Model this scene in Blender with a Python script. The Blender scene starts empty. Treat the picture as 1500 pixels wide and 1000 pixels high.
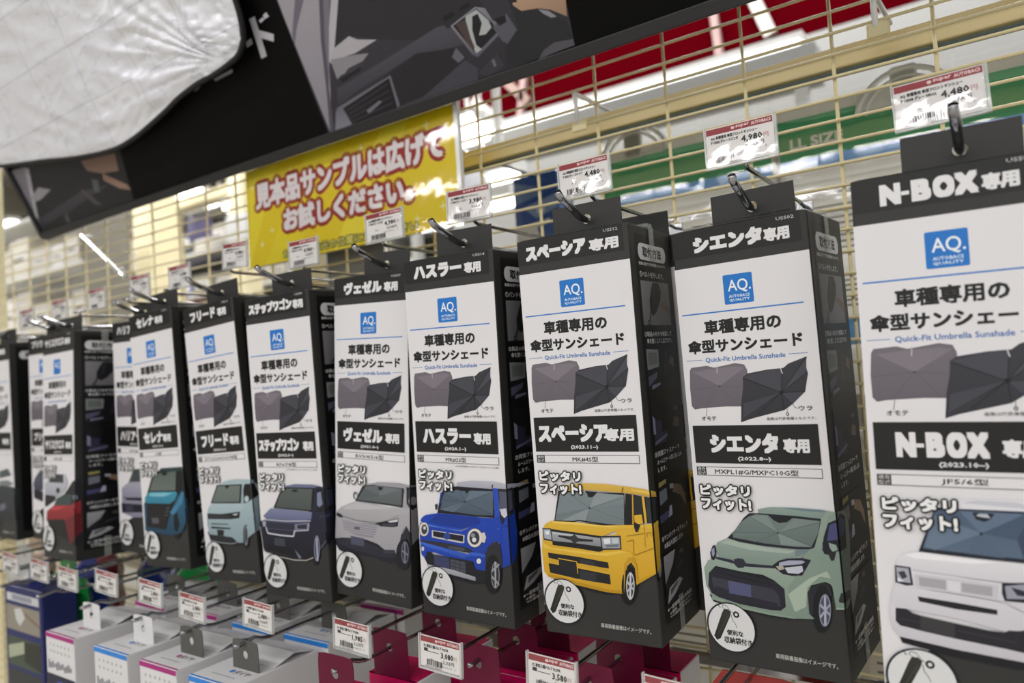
import bpy, bmesh, math, random
from mathutils import Vector, Matrix
from mathutils.geometry import tessellate_polygon
random.seed(7)
SC = bpy.context.scene
COL = SC.collection
R_ = math.radians

# ------------------------------------------------------------------ camera
F_PX, PITCH, ROLL, YAW = 1072.22, 0.0403052, -0.0674461, 0.5948183
BOX_W, BOX_D, BOX_H, Z_TOP = 0.10571, 0.0915, 0.340, 0.108086
cam_data = bpy.data.cameras.new('camera')
cam = bpy.data.objects.new('camera', cam_data)
COL.objects.link(cam)
CAM_R = (Matrix.Rotation(YAW, 3, 'Z') @ Matrix.Rotation(math.pi/2+PITCH, 3, 'X') @ Matrix.Rotation(ROLL, 3, 'Z'))
cam.matrix_world = CAM_R.to_4x4()
cam_data.sensor_width = 36
cam_data.lens = F_PX/1500*36
cam_data.clip_start = 0.02
cam_data.dof.use_dof = True
cam_data.dof.focus_distance = 0.60
cam_data.dof.aperture_fstop = 4.8
SC.camera = cam

# ------------------------------------------------------------------ light
SC.view_settings.view_transform = 'Standard'
SC.view_settings.look = 'None'
SC.view_settings.gamma = 1
SC.view_settings.use_curve_mapping = False
SC.view_settings.exposure = 0.34
w = bpy.data.worlds.new('store_light'); SC.world = w; w.use_nodes = True
w.node_tree.nodes['Background'].inputs[0].default_value = (0.985, 0.99, 1.0, 1)
w.node_tree.nodes['Background'].inputs[1].default_value = 0.5
def area(name, loc, rot, sx, sy, power, color=(1, .985, .985)):
    l = bpy.data.lights.new(name, 'AREA'); l.shape = 'RECTANGLE'; l.size = sx; l.size_y = sy
    l.energy = power; l.color = color
    o = bpy.data.objects.new(name, l); COL.objects.link(o); o.location = loc; o.rotation_euler = rot
    return o
# long fluorescent rows under the ceiling, parallel to the aisle, with some added fill rows
area('aisle_or_fill_light', (-1.0, -1.3, 2.0), (0, 0, 0), 7.0, 0.16, 62)
area('aisle_or_fill_light', (-0.6, -3.3, 2.0), (0, 0, 0), 7.0, 0.13, 48)
area('aisle_or_fill_light', (-2.2, -4.56, 2.0), (0, 0, 0), 7.0, 0.13, 48)
area('aisle_or_fill_light', (-2.0, -6.2, 2.0), (0, 0, 0), 9.0, 0.16, 110)  # added unseen row, low light reaching the packs beyond the mesh
area('aisle_or_fill_light', (-2.0, -8.2, 2.0), (0, 0, 0), 9.0, 0.16, 140)  # second added row out of view, same low frontal fill
area('aisle_or_fill_light', (-3.4, 1.6, 2.0), (0, 0, 0), 9.0, 0.16, 260)  # added fill row brightening the store beyond the mesh
area('aisle_or_fill_light', (-3.0, 2.4, 2.0), (0, 0, 0), 8.0, 0.16, 130)
area('aisle_or_fill_light', (-3.0, 4.6, 2.0), (0, 0, 0), 8.0, 0.16, 60)
area('aisle_or_fill_light', (-7.0, 0.6, 2.0), (0, 0, 0), 4.0, 0.16, 110)

# ------------------------------------------------------------------ helpers
def lin(c):
    if isinstance(c, str):
        c = c.lstrip('#'); c = [int(c[i:i+2], 16)/255 for i in (0, 2, 4)]
    return tuple((v/12.92 if v <= .04045 else ((v+.055)/1.055)**2.4) for v in c[:3])
MATS = {}
def mat(name, color='#808080', rough=.5, metal=0.0, spec=.5, emit=0, coat=0, alpha=1, trans=0, noise=0, nscale=30, bump=0, bscale=200):
    if name in MATS: return MATS[name]
    m = bpy.data.materials.new(name); m.use_nodes = True; nt = m.node_tree
    b = nt.nodes['Principled BSDF']; c = lin(color)
    b.inputs['Base Color'].default_value = (*c, 1)
    b.inputs['Roughness'].default_value = rough; b.inputs['Metallic'].default_value = metal
    b.inputs['Specular IOR Level'].default_value = spec
    b.inputs['Coat Weight'].default_value = coat; b.inputs['Coat Roughness'].default_value = .06
    b.inputs['Alpha'].default_value = alpha; b.inputs['Transmission Weight'].default_value = trans
    if emit:
        b.inputs['Emission Color'].default_value = (*c, 1); b.inputs['Emission Strength'].default_value = emit
    if noise or bump:
        tc = nt.nodes.new('ShaderNodeTexCoord')
    if noise:
        n = nt.nodes.new('ShaderNodeTexNoise'); n.inputs['Scale'].default_value = nscale; n.inputs['Detail'].default_value = 4
        nt.links.new(tc.outputs['Object'], n.inputs['Vector'])
        mx = nt.nodes.new('ShaderNodeMix'); mx.data_type = 'RGBA'
        mx.inputs[6].default_value = (*[v*(1-noise) for v in c], 1); mx.inputs[7].default_value = (*[min(1, v*(1+noise)) for v in c], 1)
        nt.links.new(n.outputs['Fac'], mx.inputs[0]); nt.links.new(mx.outputs[2], b.inputs['Base Color'])
    if bump:
        n2 = nt.nodes.new('ShaderNodeTexNoise'); n2.inputs['Scale'].default_value = bscale; n2.inputs['Detail'].default_value = 3
        nt.links.new(tc.outputs['Object'], n2.inputs['Vector'])
        bp = nt.nodes.new('ShaderNodeBump'); bp.inputs['Strength'].default_value = bump; bp.inputs['Distance'].default_value = .002
        nt.links.new(n2.outputs['Fac'], bp.inputs['Height']); nt.links.new(bp.outputs['Normal'], b.inputs['Normal'])
    MATS[name] = m; return m
def print_mat(name, rough=.42, coat=0.0):
    if name in MATS: return MATS[name]
    m = bpy.data.materials.new(name); m.use_nodes = True; nt = m.node_tree
    b = nt.nodes['Principled BSDF']; a = nt.nodes.new('ShaderNodeVertexColor'); a.layer_name = 'Ink'
    nt.links.new(a.outputs['Color'], b.inputs['Base Color'])
    b.inputs['Roughness'].default_value = rough; b.inputs['Specular IOR Level'].default_value = .35
    b.inputs['Coat Weight'].default_value = coat; b.inputs['Coat Roughness'].default_value = .05
    MATS[name] = m; return m

def film_mat(name, k=1.0, bump=.3, bscale=60, haze=0.0):
    if name in MATS: return MATS[name]
    m = bpy.data.materials.new(name); m.use_nodes = True; nt = m.node_tree; nt.nodes.clear()
    out = nt.nodes.new('ShaderNodeOutputMaterial'); tr = nt.nodes.new('ShaderNodeBsdfTransparent'); gl = nt.nodes.new('ShaderNodeBsdfGlossy'); gl.inputs['Roughness'].default_value = .04
    mx = nt.nodes.new('ShaderNodeMixShader'); fr = nt.nodes.new('ShaderNodeLayerWeight'); fr.inputs['Blend'].default_value = .5
    pw = nt.nodes.new('ShaderNodeMath'); pw.operation = 'POWER'; pw.inputs[1].default_value = 5; nt.links.new(fr.outputs['Facing'], pw.inputs[0])
    ma = nt.nodes.new('ShaderNodeMath'); ma.operation = 'MULTIPLY_ADD'; ma.inputs[1].default_value = .9; ma.inputs[2].default_value = .035*k+haze
    nz = nt.nodes.new('ShaderNodeTexNoise'); nz.inputs['Scale'].default_value = bscale; tc = nt.nodes.new('ShaderNodeTexCoord'); bp = nt.nodes.new('ShaderNodeBump'); bp.inputs['Strength'].default_value = bump; bp.inputs['Distance'].default_value = .002
    nt.links.new(tc.outputs['Object'], nz.inputs['Vector']); nt.links.new(nz.outputs['Fac'], bp.inputs['Height']); nt.links.new(bp.outputs['Normal'], gl.inputs['Normal'])
    nt.links.new(pw.outputs[0], ma.inputs[0]); nt.links.new(ma.outputs[0], mx.inputs[0]); nt.links.new(tr.outputs[0], mx.inputs[1]); nt.links.new(gl.outputs[0], mx.inputs[2]); nt.links.new(mx.outputs[0], out.inputs[0])
    MATS[name] = m; return m

def link(name, me, parent=None, m=None):
    o = bpy.data.objects.new(name, me); COL.objects.link(o)
    if m is not None: me.materials.append(m)
    if parent is not None: o.parent = parent
    return o
def tag(o, label=None, cat=None, group=None, kind=None):
    if label: o['label'] = label
    if cat: o['category'] = cat
    if group: o['group'] = group
    if kind: o['kind'] = kind
    return o
def empty(name, loc, rot=(0, 0, 0)):
    o = bpy.data.objects.new(name, None); COL.objects.link(o); o.location = loc; o.rotation_euler = rot
    o.empty_display_size = .02
    return o
class MB:
    def __init__(s): s.v = []; s.f = []
    def box(s, x0, x1, y0, y1, z0, z1):
        b = len(s.v)
        s.v += [(x, y, z) for x in (x0, x1) for y in (y0, y1) for z in (z0, z1)]
        s.f += [tuple(b+i for i in q) for q in ((0, 1, 3, 2), (4, 6, 7, 5), (0, 4, 5, 1), (2, 3, 7, 6), (0, 2, 6, 4), (1, 5, 7, 3))]
        return s
    def tube(s, pts, r, n=8, cap=True):
        pts = [Vector(p) for p in pts]; b = len(s.v); up = None
        for i, p in enumerate(pts):
            d = (pts[min(i+1, len(pts)-1)]-pts[max(i-1, 0)]).normalized()
            if up is None: up = d.orthogonal().normalized()
            up = (up-d*up.dot(d)).normalized(); q = d.cross(up)
            rr = r[i] if isinstance(r, (list, tuple)) else r
            s.v += [tuple(p+(up*math.cos(2*math.pi*k/n)+q*math.sin(2*math.pi*k/n))*rr) for k in range(n)]
        for i in range(len(pts)-1):
            for k in range(n):
                a, c = b+i*n+k, b+i*n+(k+1) % n; s.f.append((a, c, c+n, a+n))
        if cap:
            s.f.append(tuple(b+k for k in range(n))[::-1]); s.f.append(tuple(b+(len(pts)-1)*n+k for k in range(n)))
        return s
    def prism(s, poly, y0, y1):           # poly in XZ, thickness along Y
        b = len(s.v); n = len(poly)
        s.v += [(p[0], y0, p[1]) for p in poly]+[(p[0], y1, p[1]) for p in poly]
        for t in tessellate_polygon([[Vector((p[0], p[1], 0)) for p in poly]]):
            s.f.append(tuple(b+i for i in t)); s.f.append(tuple(b+n+i for i in t[::-1]))
        for i in range(n):
            j = (i+1) % n; s.f.append((b+i, b+j, b+n+j, b+n+i))
        return s
    def build(s, name, m=None, parent=None, smooth=False, bevel=0, at_=None):
        me = bpy.data.meshes.new(name); me.from_pydata(s.v, [], s.f); me.validate()
        bm = bmesh.new(); bm.from_mesh(me); bmesh.ops.recalc_face_normals(bm, faces=bm.faces)
        if bevel:
            bmesh.ops.bevel(bm, geom=[e for e in bm.edges if len(e.link_faces) == 2 and e.calc_face_angle(0) > .6], offset=bevel, segments=2, affect='EDGES', profile=.5)
        bm.to_mesh(me); bm.free()
        if smooth: me.polygons.foreach_set('use_smooth', [True]*len(me.polygons))
        o = link(name, me, parent, m)
        if at_: o.location = at_
        return o

# camera ray helpers: turn a spot seen in the frame into a point on a wanted world plane
def ray(u, v): return CAM_R @ Vector(((u-750)/F_PX, -(v-500)/F_PX, -1))
def at(u, v, Y): d = ray(u, v); return d*(Y/d.y)
def atz(u, v, Z): d = ray(u, v); return d*(Z/d.z)

# ------------------------------------------------------------------ flat print
_TC = {}
def text_mesh(s, res):
    k = (s, res)
    if k not in _TC:
        c = bpy.data.curves.new('t', 'FONT'); c.body = s; c.size = 1; c.resolution_u = res
        o = bpy.data.objects.new('t', c); COL.objects.link(o)
        me = bpy.data.meshes.new_from_object(o.evaluated_get(bpy.context.evaluated_depsgraph_get()))
        vs = [(v.co.x, v.co.y) for v in me.vertices]; fs = [tuple(p.vertices) for p in me.polygons]
        bpy.data.objects.remove(o); bpy.data.curves.remove(c); bpy.data.meshes.remove(me)
        x0 = min(v[0] for v in vs); x1 = max(v[0] for v in vs); y0 = min(v[1] for v in vs); y1 = max(v[1] for v in vs)
        _TC[k] = (vs, fs, x0, x1, y0, y1)
    return _TC[k]
class Art:
    """stack of inked shapes on a plane: f(u,v,lift)->xyz, u v in mm"""
    STEP = 0.000009
    def __init__(s, f=None, scale=.001):
        s.f = f or (lambda u, v, h: (u, -h, v)); s.sc = scale
        s.v = []; s.fc = []; s.c = []; s.n = 1
    def _lift(s): s.n += 1; return s.n*s.STEP+.0001
    def poly(s, pts, color, color2=None):
        if len(pts) and not isinstance(pts[0], (tuple, list)): pts = list(zip(pts[::2], pts[1::2]))
        if isinstance(color, str) and '>' in color: color, color2 = color.split('>')
        h = s._lift(); b = len(s.v); c1 = lin(color); c2 = lin(color2) if color2 else c1
        z1 = max(p[1] for p in pts); z0 = min(p[1] for p in pts)
        for p in pts:
            s.v.append(s.f(p[0]*s.sc, p[1]*s.sc, h)); t = (z1-p[1])/((z1-z0) or 1)
            s.c.append([a+(q-a)*t for a, q in zip(c1, c2)])
        for t in tessellate_polygon([[Vector((p[0], p[1], 0)) for p in pts]]): s.fc.append(tuple(b+i for i in t))
    def rect(s, x0, z0, x1, z1, c, r=0):
        if r:
            q = []
            for cx, cz, a0 in ((x1-r, z1-r, 0), (x0+r, z1-r, 90), (x0+r, z0+r, 180), (x1-r, z0+r, 270)):
                q += [(cx+r*math.cos(R_(a0+a)), cz+r*math.sin(R_(a0+a))) for a in (0, 22, 45, 68, 90)]
            s.poly(q, c)
        else: s.poly([(x0, z0), (x1, z0), (x1, z1), (x0, z1)], c)
    def ell(s, cx, cz, rx, rz, c, n=28): s.poly([(cx+rx*math.cos(2*math.pi*i/n), cz+rz*math.sin(2*math.pi*i/n)) for i in range(n)], c)
    def line(s, pts, w, c):
        if not isinstance(pts[0], (tuple, list)): pts = list(zip(pts[::2], pts[1::2]))
        for a, b in zip(pts, pts[1:]):
            dx, dz = b[0]-a[0], b[1]-a[1]; L = math.hypot(dx, dz) or 1; nx, nz = -dz/L*w/2, dx/L*w/2; ex, ez = dx/L*w*.2, dz/L*w*.2
            s.poly([(a[0]-ex+nx, a[1]-ez+nz), (a[0]-ex-nx, a[1]-ez-nz), (b[0]+ex-nx, b[1]+ez-nz), (b[0]+ex+nx, b[1]+ez+nz)], c)
    def text(s, t, x0, z0, x1, z1, c, bold=0, res=2, outline=None, oc='#101010', n=8, wonk=None):
        """text fitted to the box x0..x1, z0..z1; bold and outline are stroke growth in mm"""
        vs, fs, a0, a1, b0, b1 = text_mesh(t, res)
        sx = (x1-x0)/((a1-a0) or 1); sz = (z1-z0)/((b1-b0) or 1)
        keep = s.n
        if outline: s._stamp(vs, fs, a0, b0, x0, z0, sx, sz, oc, outline, 12)
        s._stamp(vs, fs, a0, b0, x0, z0, sx, sz, c, bold, n)
        if not outline: s.n = keep+1
    def _stamp(s, vs, fs, a0, b0, x0, z0, sx, sz, c, grow, n):
        col = lin(c)
        offs = [(0, 0)]+([(grow*math.cos(2*math.pi*(i+.5)/n), grow*math.sin(2*math.pi*(i+.5)/n)) for i in range(n)] if grow and n != 8 else [])
        if grow and n == 8: offs += [(grow*a_, grow*b_) for a_, b_ in ((1, 1), (1, -1), (-1, 1), (-1, -1), (1, 0), (-1, 0), (0, 1), (0, -1))]
        for ox, oz in offs:
            h = s._lift(); b = len(s.v)
            for q in vs: s.v.append(s.f((x0+(q[0]-a0)*sx+ox)*s.sc, (z0+(q[1]-b0)*sz+oz)*s.sc, h)); s.c.append(col)
            s.fc += [tuple(b+i for i in q) for q in fs]
    def build(s, name, parent=None, m=None):
        me = bpy.data.meshes.new(name); me.from_pydata(s.v, [], s.fc)
        ca = me.color_attributes.new('Ink', 'FLOAT_COLOR', 'POINT'); flat = []
        for c in s.c: flat += [c[0], c[1], c[2], 1]
        ca.data.foreach_set('color', flat)
        return link(name, me, parent, m or print_mat('printed_ink'))
CAR_ART = {
 'spacia': [
  ('P', '#15161a', [-44.8, -287.2, -40.2, -294.4, -11.5, -299.1, 7.9, -301.5, 24, -299.1, 28, -289.4, -10.3, -285.7]),
  ('P', '#17181b', [63.1, -278, 62.1, -281.1, 60.6, -283.8, 58.7, -285.7, 56.7, -286.6, 54.7, -286.6, 52.9, -285.5, 52.3, -284, 52, -281.6, 51.9, -278.6, 52, -275.2, 52.5, -271.8, 53.4, -268.9, 55.2, -267, 57.3, -265.9, 59.3, -265.9, 61.1, -266.9, 62.5, -268.9, 63.3, -271.5, 63.6, -274.7]),
  ('P', '#7d8086', [61.9, -278.4, 61.2, -280.6, 60.3, -282.5, 59.2, -283.9, 58.1, -284.7, 57, -284.7, 56.1, -284.1, 55.4, -282.8, 55, -281, 55, -278.8, 55.4, -276.6, 56, -274.3, 57, -272.4, 58, -271, 59.2, -270.2, 60.3, -270.1, 61.2, -270.8, 61.9, -272, 62.2, -273.9, 62.2, -276]),
  ('P', '#141518', [36.6, -291.4, 35.8, -296.2, 34.2, -300.7, 32.1, -304.3, 29.7, -306.7, 27.1, -307.8, 24.6, -307.3, 22.6, -305.3, 21, -302.1, 20.3, -297.8, 20.3, -293, 21.1, -288.2, 22.7, -283.7, 24.8, -280.1, 27.3, -277.6, 29.9, -276.7, 32.3, -277.2, 34.3, -279.2, 35.8, -282.5, 36.6, -286.7]),
  ('P', '#dcb03a>#d2a024', [20.6, -248.3, 28.8, -245, 62.1, -241.5, 62.8, -258.7, 59.2, -278.3, 53.5, -279.9, 35.6, -290.4, 35.2, -277.4, 32.5, -273.3, 29.2, -275, 24.8, -289.7, 26.1, -275.3, 20.3, -270]),
  ('P', '#d9b552>#c99f35', [-29.9, -219.5, -24.9, -212.6, -3.6, -210.1, 16, -210.5, 37.8, -212.4, 49.9, -213.9, 62.7, -217.7, 63.3, -222.1, 46.5, -218.6, 31.2, -217.3, -4.1, -215.7, -26.3, -217.9]),
  ('P', '#8e6f1f', [29.7, -213.1, 31.3, -212.7, 30, -217.1, 28.7, -217.1]),
  ('P', '#e2bf5c', [37.7, -214, 52.8, -215.3, 61.1, -218, 60.9, -219.2, 37.6, -215.4]),
  ('P', '#17181c', [32.3, -217.6, 62.6, -221.7, 61.6, -240.2, 47.5, -240.8, 31.1, -244.6, 29.1, -244.4]),
  ('P', '#c39a2c', [37.8, -218.6, 39, -218.7, 37.5, -241.9, 36.1, -242.3]),
  ('P', '#d7ab32', [46.1, -219.1, 48.2, -219.3, 48.8, -240.5, 46.9, -240.9]),
  ('P', '#26282d', [39.7, -219.3, 45.8, -219.7, 46.4, -240, 38, -241.9]),
  ('P', '#2e3136', [49.4, -220.2, 60.9, -222.5, 59.6, -238.8, 49.5, -239.6]),
  ('P', '#1a1c20', [-29.7, -217.2, 31.2, -217.6, 29.8, -245.2, -36.3, -243.7]),
  ('P', '#7f8a8c>#6f7a7e', [-28.1, -218.8, -4.2, -217.2, -1.5, -220.4, 2.1, -220.3, 5.6, -217.8, 30.7, -219.1, 28.8, -244.1, -35.1, -242.8]),
  ('P', '#8c9698', [-1.3, -230.7, 5.6, -218.1, 30.2, -219.4]),
  ('P', '#747f83', [-1.3, -230.7, 30.1, -226.3, 29.2, -236.3]),
  ('P', '#8a9496', [-1.3, -230.7, -6.6, -244.3, -28.5, -242.4]),
  ('P', '#79858a', [-1.3, -230.7, -33.1, -236.3, -28.6, -220.2]),
  ('L0.33', '#5f696d', [-1.3, -230.7, 30.9, -221.2]),
  ('L0.33', '#5f696d', [-1.3, -230.7, 29.3, -239.2]),
  ('L0.33', '#5f696d', [-1.3, -230.7, -6.7, -244.6]),
  ('L0.33', '#5f696d', [-1.3, -230.7, -32.5, -239.3]),
  ('L0.33', '#5f696d', [-1.3, -230.7, -21.2, -218.5]),
  ('P', '#22252a', [-0.4, -230.7, -0.5, -230.9, -0.6, -231.1, -0.8, -231.3, -1.1, -231.4, -1.3, -231.5, -1.6, -231.4, -1.8, -231.3, -2, -231.2, -2.1, -231, -2.1, -230.8, -2, -230.5, -1.9, -230.3, -1.7, -230.1, -1.5, -230, -1.2, -230, -1, -230, -0.7, -230.1, -0.6, -230.3, -0.5, -230.5]),
  ('P', '#1c1d20', [-4.2, -216.6, 7.3, -217.2, 5.2, -219.3, 2, -221.8, -1.6, -221.9, -2.4, -219.4]),
  ('L0.98', '#15161a', [-35.9, -243.4, -16.6, -242.7, -13.1, -241.6, 9.8, -243.4, 29.6, -244.4]),
  ('P', '#dfb73f>#d9ad34', [-45.3, -246.3, -39, -243.4, -14.9, -243.2, 9.7, -244.6, 35.2, -242.9, 62.3, -240.4, 63.2, -243.4, 28.7, -246.1, 20.6, -248.6, 9, -253.4, -15.7, -251.6, -39.7, -250.6, -48.6, -251.1]),
  ('P', '#ebc964', [-37.3, -243.8, -13.2, -243.4, 9.7, -244.9, 25.7, -244.3, 16, -246, -15.1, -245.3, -37.5, -245.3]),
  ('P', '#ddb239>#d6a82c', [-48.2, -250.8, -39.7, -250.6, -15.7, -251.6, 9, -253.4, 21.9, -251.1, 24, -264, 7.8, -266.6, -41.1, -265.6, -49.6, -261.6]),
  ('P', '#1d1e22', [-40, -250.3, -15.7, -251.9, 7.7, -253.5, 7.9, -265.7, 4.5, -266.5, -16.8, -264.7, -39.5, -263.7]),
  ('P', '#a9acb0>#83868b', [-39.5, -252.4, -15.9, -253.7, 6.8, -255.3, 6.5, -262.3, -16.5, -260.9, -39.5, -260.3]),
  ('P', '#2a2b30', [-33.1, -255.1, -22, -255.6, -17.6, -254.7, -14.1, -256.6, -0.3, -256.9, -0.5, -258.7, -14.3, -259.3, -18.3, -261.6, -21.4, -258.6, -33.2, -256.6]),
  ('P', '#c9ccd0', [-38.9, -253.3, -19.3, -254.2, -19.3, -254.8, -39, -254.2]),
  ('P', '#33343a', [-21.9, -257.1, -17.5, -253.2, -13.2, -257.4, -17.9, -261.9]),
  ('P', '#18191c', [-39.2, -260.9, -16.6, -261.8, 6.2, -262.9, 7.6, -265.4, 2.9, -266.5, -16.9, -265.1, -39.5, -264]),
  ('P', '#3b3d42', [-48.5, -250, -40, -249.6, -38.9, -260.9, -48, -260.3]),
  ('P', '#aab0b8', [-47.5, -251.1, -40.8, -250.7, -40.1, -259.5, -47.2, -258.7]),
  ('P', '#e2e5ea', [-45.9, -252.5, -41.9, -252, -41.9, -255, -45.4, -255.5]),
  ('P', '#2b2c30', [6.3, -253.5, 25, -252.1, 24.8, -263.2, 7.1, -264.9]),
  ('P', '#9aa0a8', [7.5, -254.6, 23.9, -253.3, 23.8, -262.2, 8, -263.6]),
  ('P', '#dfe3e8', [9.1, -255.7, 15.3, -254.7, 15.5, -258.8, 10, -260]),
  ('P', '#c2c7cd', [16.8, -254.9, 22.9, -254.2, 22.9, -258.3, 17.4, -258.9]),
  ('P', '#70757d', [10.7, -260.5, 22.8, -259.1, 22.6, -261.2, 11.4, -262.5]),
  ('P', '#dcb138>#cd9d24', [-49.2, -261.6, -41.1, -265.6, -16.9, -265.7, 4.5, -266.8, 24, -264, 33.2, -264.7, 35.1, -270.3, 31.7, -273.4, 27.4, -278, 23.7, -299.2, 8.1, -298.9, -19.6, -295.8, -46.1, -291.6, -49.8, -287.7, -50.6, -269.4]),
  ('P', '#e6c04e', [-48.6, -263.1, -41.1, -266.4, 4.4, -267.7, 23.9, -264.5, 30.1, -264.9, 10.7, -269.6, -17.2, -269.2, -48.3, -266.9]),
  ('P', '#1d1e21', [-44.7, -270.8, -15.8, -272.2, 11.9, -274.7, 12.4, -279.6, -16.4, -278.5, -44.4, -275.3]),
  ('P', '#1d1e21', [-45, -279.9, -16.7, -281.8, 12.6, -284.5, 12.9, -292.6, -17.5, -290.8, -44, -287.9]),
  ('P', '#303136', [-13.9, -273.5, -0.1, -274.8, -0.5, -278.6, -14.3, -278]),
  ('P', '#303136', [-14.8, -283.4, 0.3, -284.7, -0.3, -292.1, -15.5, -290.9]),
  ('P', '#c9a02a', [-43.7, -275.9, -18, -277.4, 11.4, -279.7, 11.2, -282.3, -18.2, -280.4, -44, -278.8]),
  ('P', '#d6aa30', [-35.2, -274.6, -16.9, -276.1, -16.7, -286.3, -17.8, -286.3, -18, -277.1, -34.6, -275.8]),
  ('P', '#212124', [-34.6, -275.5, -17.6, -276.8, -17.4, -286.3, -34.7, -284.8]),
  ('P', '#b98d1c', [-45.8, -288.8, -19.4, -293.2, 8.3, -296.8, 24.2, -296.7, 23.7, -299.2, 8.1, -299.3, -19.7, -296.1, -46.1, -291.6]),
  ('P', '#111214', [34.8, -292.3, 34.1, -296.8, 32.9, -300.9, 31.2, -304.2, 29.3, -306.4, 27.3, -307.3, 25.4, -306.9, 23.8, -305, 22.7, -301.9, 22.2, -298, 22.3, -293.6, 23, -289, 24.2, -284.9, 25.9, -281.6, 27.8, -279.4, 29.8, -278.5, 31.7, -279.1, 33.3, -281, 34.4, -284, 34.9, -287.9]),
  ('P', '#b9bbbf', [33.9, -291.7, 33.4, -295.2, 32.6, -298.3, 31.6, -300.9, 30.4, -302.6, 29.2, -303.3, 28.1, -302.9, 27.2, -301.4, 26.6, -299, 26.3, -295.9, 26.4, -292.4, 26.9, -288.9, 27.7, -285.7, 28.8, -283.2, 30, -281.5, 31.2, -280.8, 32.3, -281.3, 33.2, -282.8, 33.8, -285.2, 34.1, -288.3]),
  ('P', '#3a3b3f', [33, -291.8, 32.6, -294.7, 32, -297.4, 31.2, -299.6, 30.3, -301, 29.4, -301.6, 28.5, -301.2, 27.9, -299.9, 27.4, -297.9, 27.3, -295.3, 27.4, -292.3, 27.8, -289.4, 28.4, -286.7, 29.2, -284.5, 30.1, -283.1, 31, -282.6, 31.9, -283, 32.5, -284.2, 33, -286.3, 33.1, -288.9]),
  ('P', '#c8cacd', [30.5, -282, 32, -281.9, 29.9, -302.1, 28.4, -301.7]),
  ('P', '#b8babd', [28.1, -288, 32.8, -293.9, 32.6, -295.8, 27.6, -290.2]),
  ('P', '#b8babd', [27.4, -295.9, 33.4, -287.5, 33.2, -289.5, 27.2, -298.1]),
  ('P', '#c49524', [23.9, -299.8, 27.4, -278, 30.7, -272.9, 33.5, -271.8, 35.4, -274.5, 35.9, -280.1, 35.5, -290.8, 53.4, -280.2, 54.4, -279.1, 37.4, -287.1, 37.3, -274.3, 35.2, -268.8, 30.5, -269.2, 26.1, -275.3]),
  ('L0.49', '#8f6f1c', [30.5, -252, 60.7, -247.6]),
  ('L0.49', '#8f6f1c', [30.1, -256.4, 36, -254.8, 35.4, -266, 36.9, -266.7, 62.5, -260.1]),
  ('L0.49', '#a8821f', [46.3, -241.5, 45.9, -259.5]),
  ('P', '#c79c2c', [48.5, -250.2, 48.4, -250.8, 48.1, -251.4, 47.8, -251.9, 47.3, -252.2, 46.8, -252.3, 46.4, -252.2, 46, -252, 45.7, -251.6, 45.5, -251, 45.5, -250.4, 45.6, -249.8, 45.9, -249.2, 46.3, -248.8, 46.7, -248.4, 47.2, -248.3, 47.6, -248.4, 48, -248.6, 48.3, -249.1, 48.5, -249.6]),
  ('P', '#c79c2c', [54.6, -249.4, 54.3, -249.9, 53.7, -250.3, 52.8, -250.6, 52.4, -250.9, 51.9, -251, 51.5, -250.9, 51.1, -250.7, 50.8, -250.2, 50.6, -249.7, 50.6, -249.1, 50.7, -248.5, 51, -247.9, 51.3, -247.5, 51.8, -247.2, 52.3, -247, 52.7, -247.1, 53.5, -247.5, 54.2, -248.1, 54.6, -248.8]),
  ('P', '#d9ad33', [38.6, -234.8, 45.1, -233.9, 45.7, -240.9, 41.4, -242, 38.5, -240.2]),
  ('P', '#1a1b1e', [38.4, -240.5, 43.2, -242.2, 40.6, -247.9, 38.7, -248.4, 37.5, -243.8]),
 ],
 'sienta': [
  ('P', '#1b1c24', [-47.7, -287.6, -45, -292.9, -23.8, -296.2, -3.4, -298.3, 12.4, -298.6, 30.4, -295.7, 23.4, -290.3, -16, -287.7]),
  ('P', '#16171a', [44.2, -286.1, 43.4, -291.6, 41.9, -296.7, 40, -300.8, 37.7, -303.6, 35.4, -304.9, 33.3, -304.3, 31.5, -302.1, 30.3, -298.4, 29.7, -293.6, 29.8, -288.1, 30.7, -282.5, 32.2, -277.4, 34.2, -273.2, 36.4, -270.5, 38.7, -269.3, 40.9, -269.9, 42.6, -272.2, 43.8, -275.9, 44.4, -280.7]),
  ('P', '#93a396>#7f9384', [-2.5, -218.1, 7.1, -216, 25.3, -215.5, 42.7, -215.9, 69.1, -219.2, 79.9, -230.9, 78.6, -244.9, 73.2, -264.3, 66.9, -280.4, 63.3, -284.4, 47.1, -286.3, 46.2, -269.5, 41.6, -267.5, 31.4, -271.2, 28.4, -276.7, 28.2, -292.2, 31.6, -295.5, 12.4, -297.7, 12.1, -273.5, 32.7, -244.2, 41.7, -226.9]),
  ('P', '#8fa09a>#80938b', [-2.5, -218.1, 7.1, -216, 25.3, -215.5, 41.5, -215.9, 48.1, -216.6, 42.1, -223, 24.7, -221.5, -2.8, -221.2]),
  ('P', '#6f858a', [13.7, -215.9, 41.5, -215.9, 48.1, -216.8, 45, -217.8, 30.2, -217.6]),
  ('P', '#1d1e29', [-9.7, -221.6, -2.8, -221.1, 24.7, -221.5, 42.8, -222.5, 39.9, -233.4, 36.2, -243.6, 32.6, -245.2, 22.5, -245.9, 1.6, -245.6, -25.8, -244.1, -29.2, -242.2, -22.1, -235.4, -14.2, -225.3]),
  ('P', '#74827f>#64726f', [-9.9, -223.9, -4.2, -222, 5.1, -222.2, 8.8, -225.2, 12.6, -227.5, 18.6, -225.8, 22.7, -223.2, 41.7, -224.1, 39.6, -233.4, 34, -243.4, 22.6, -244.3, 1.8, -243.7, -23.8, -241.2, -24.4, -238.3, -15.8, -228.1]),
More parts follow.
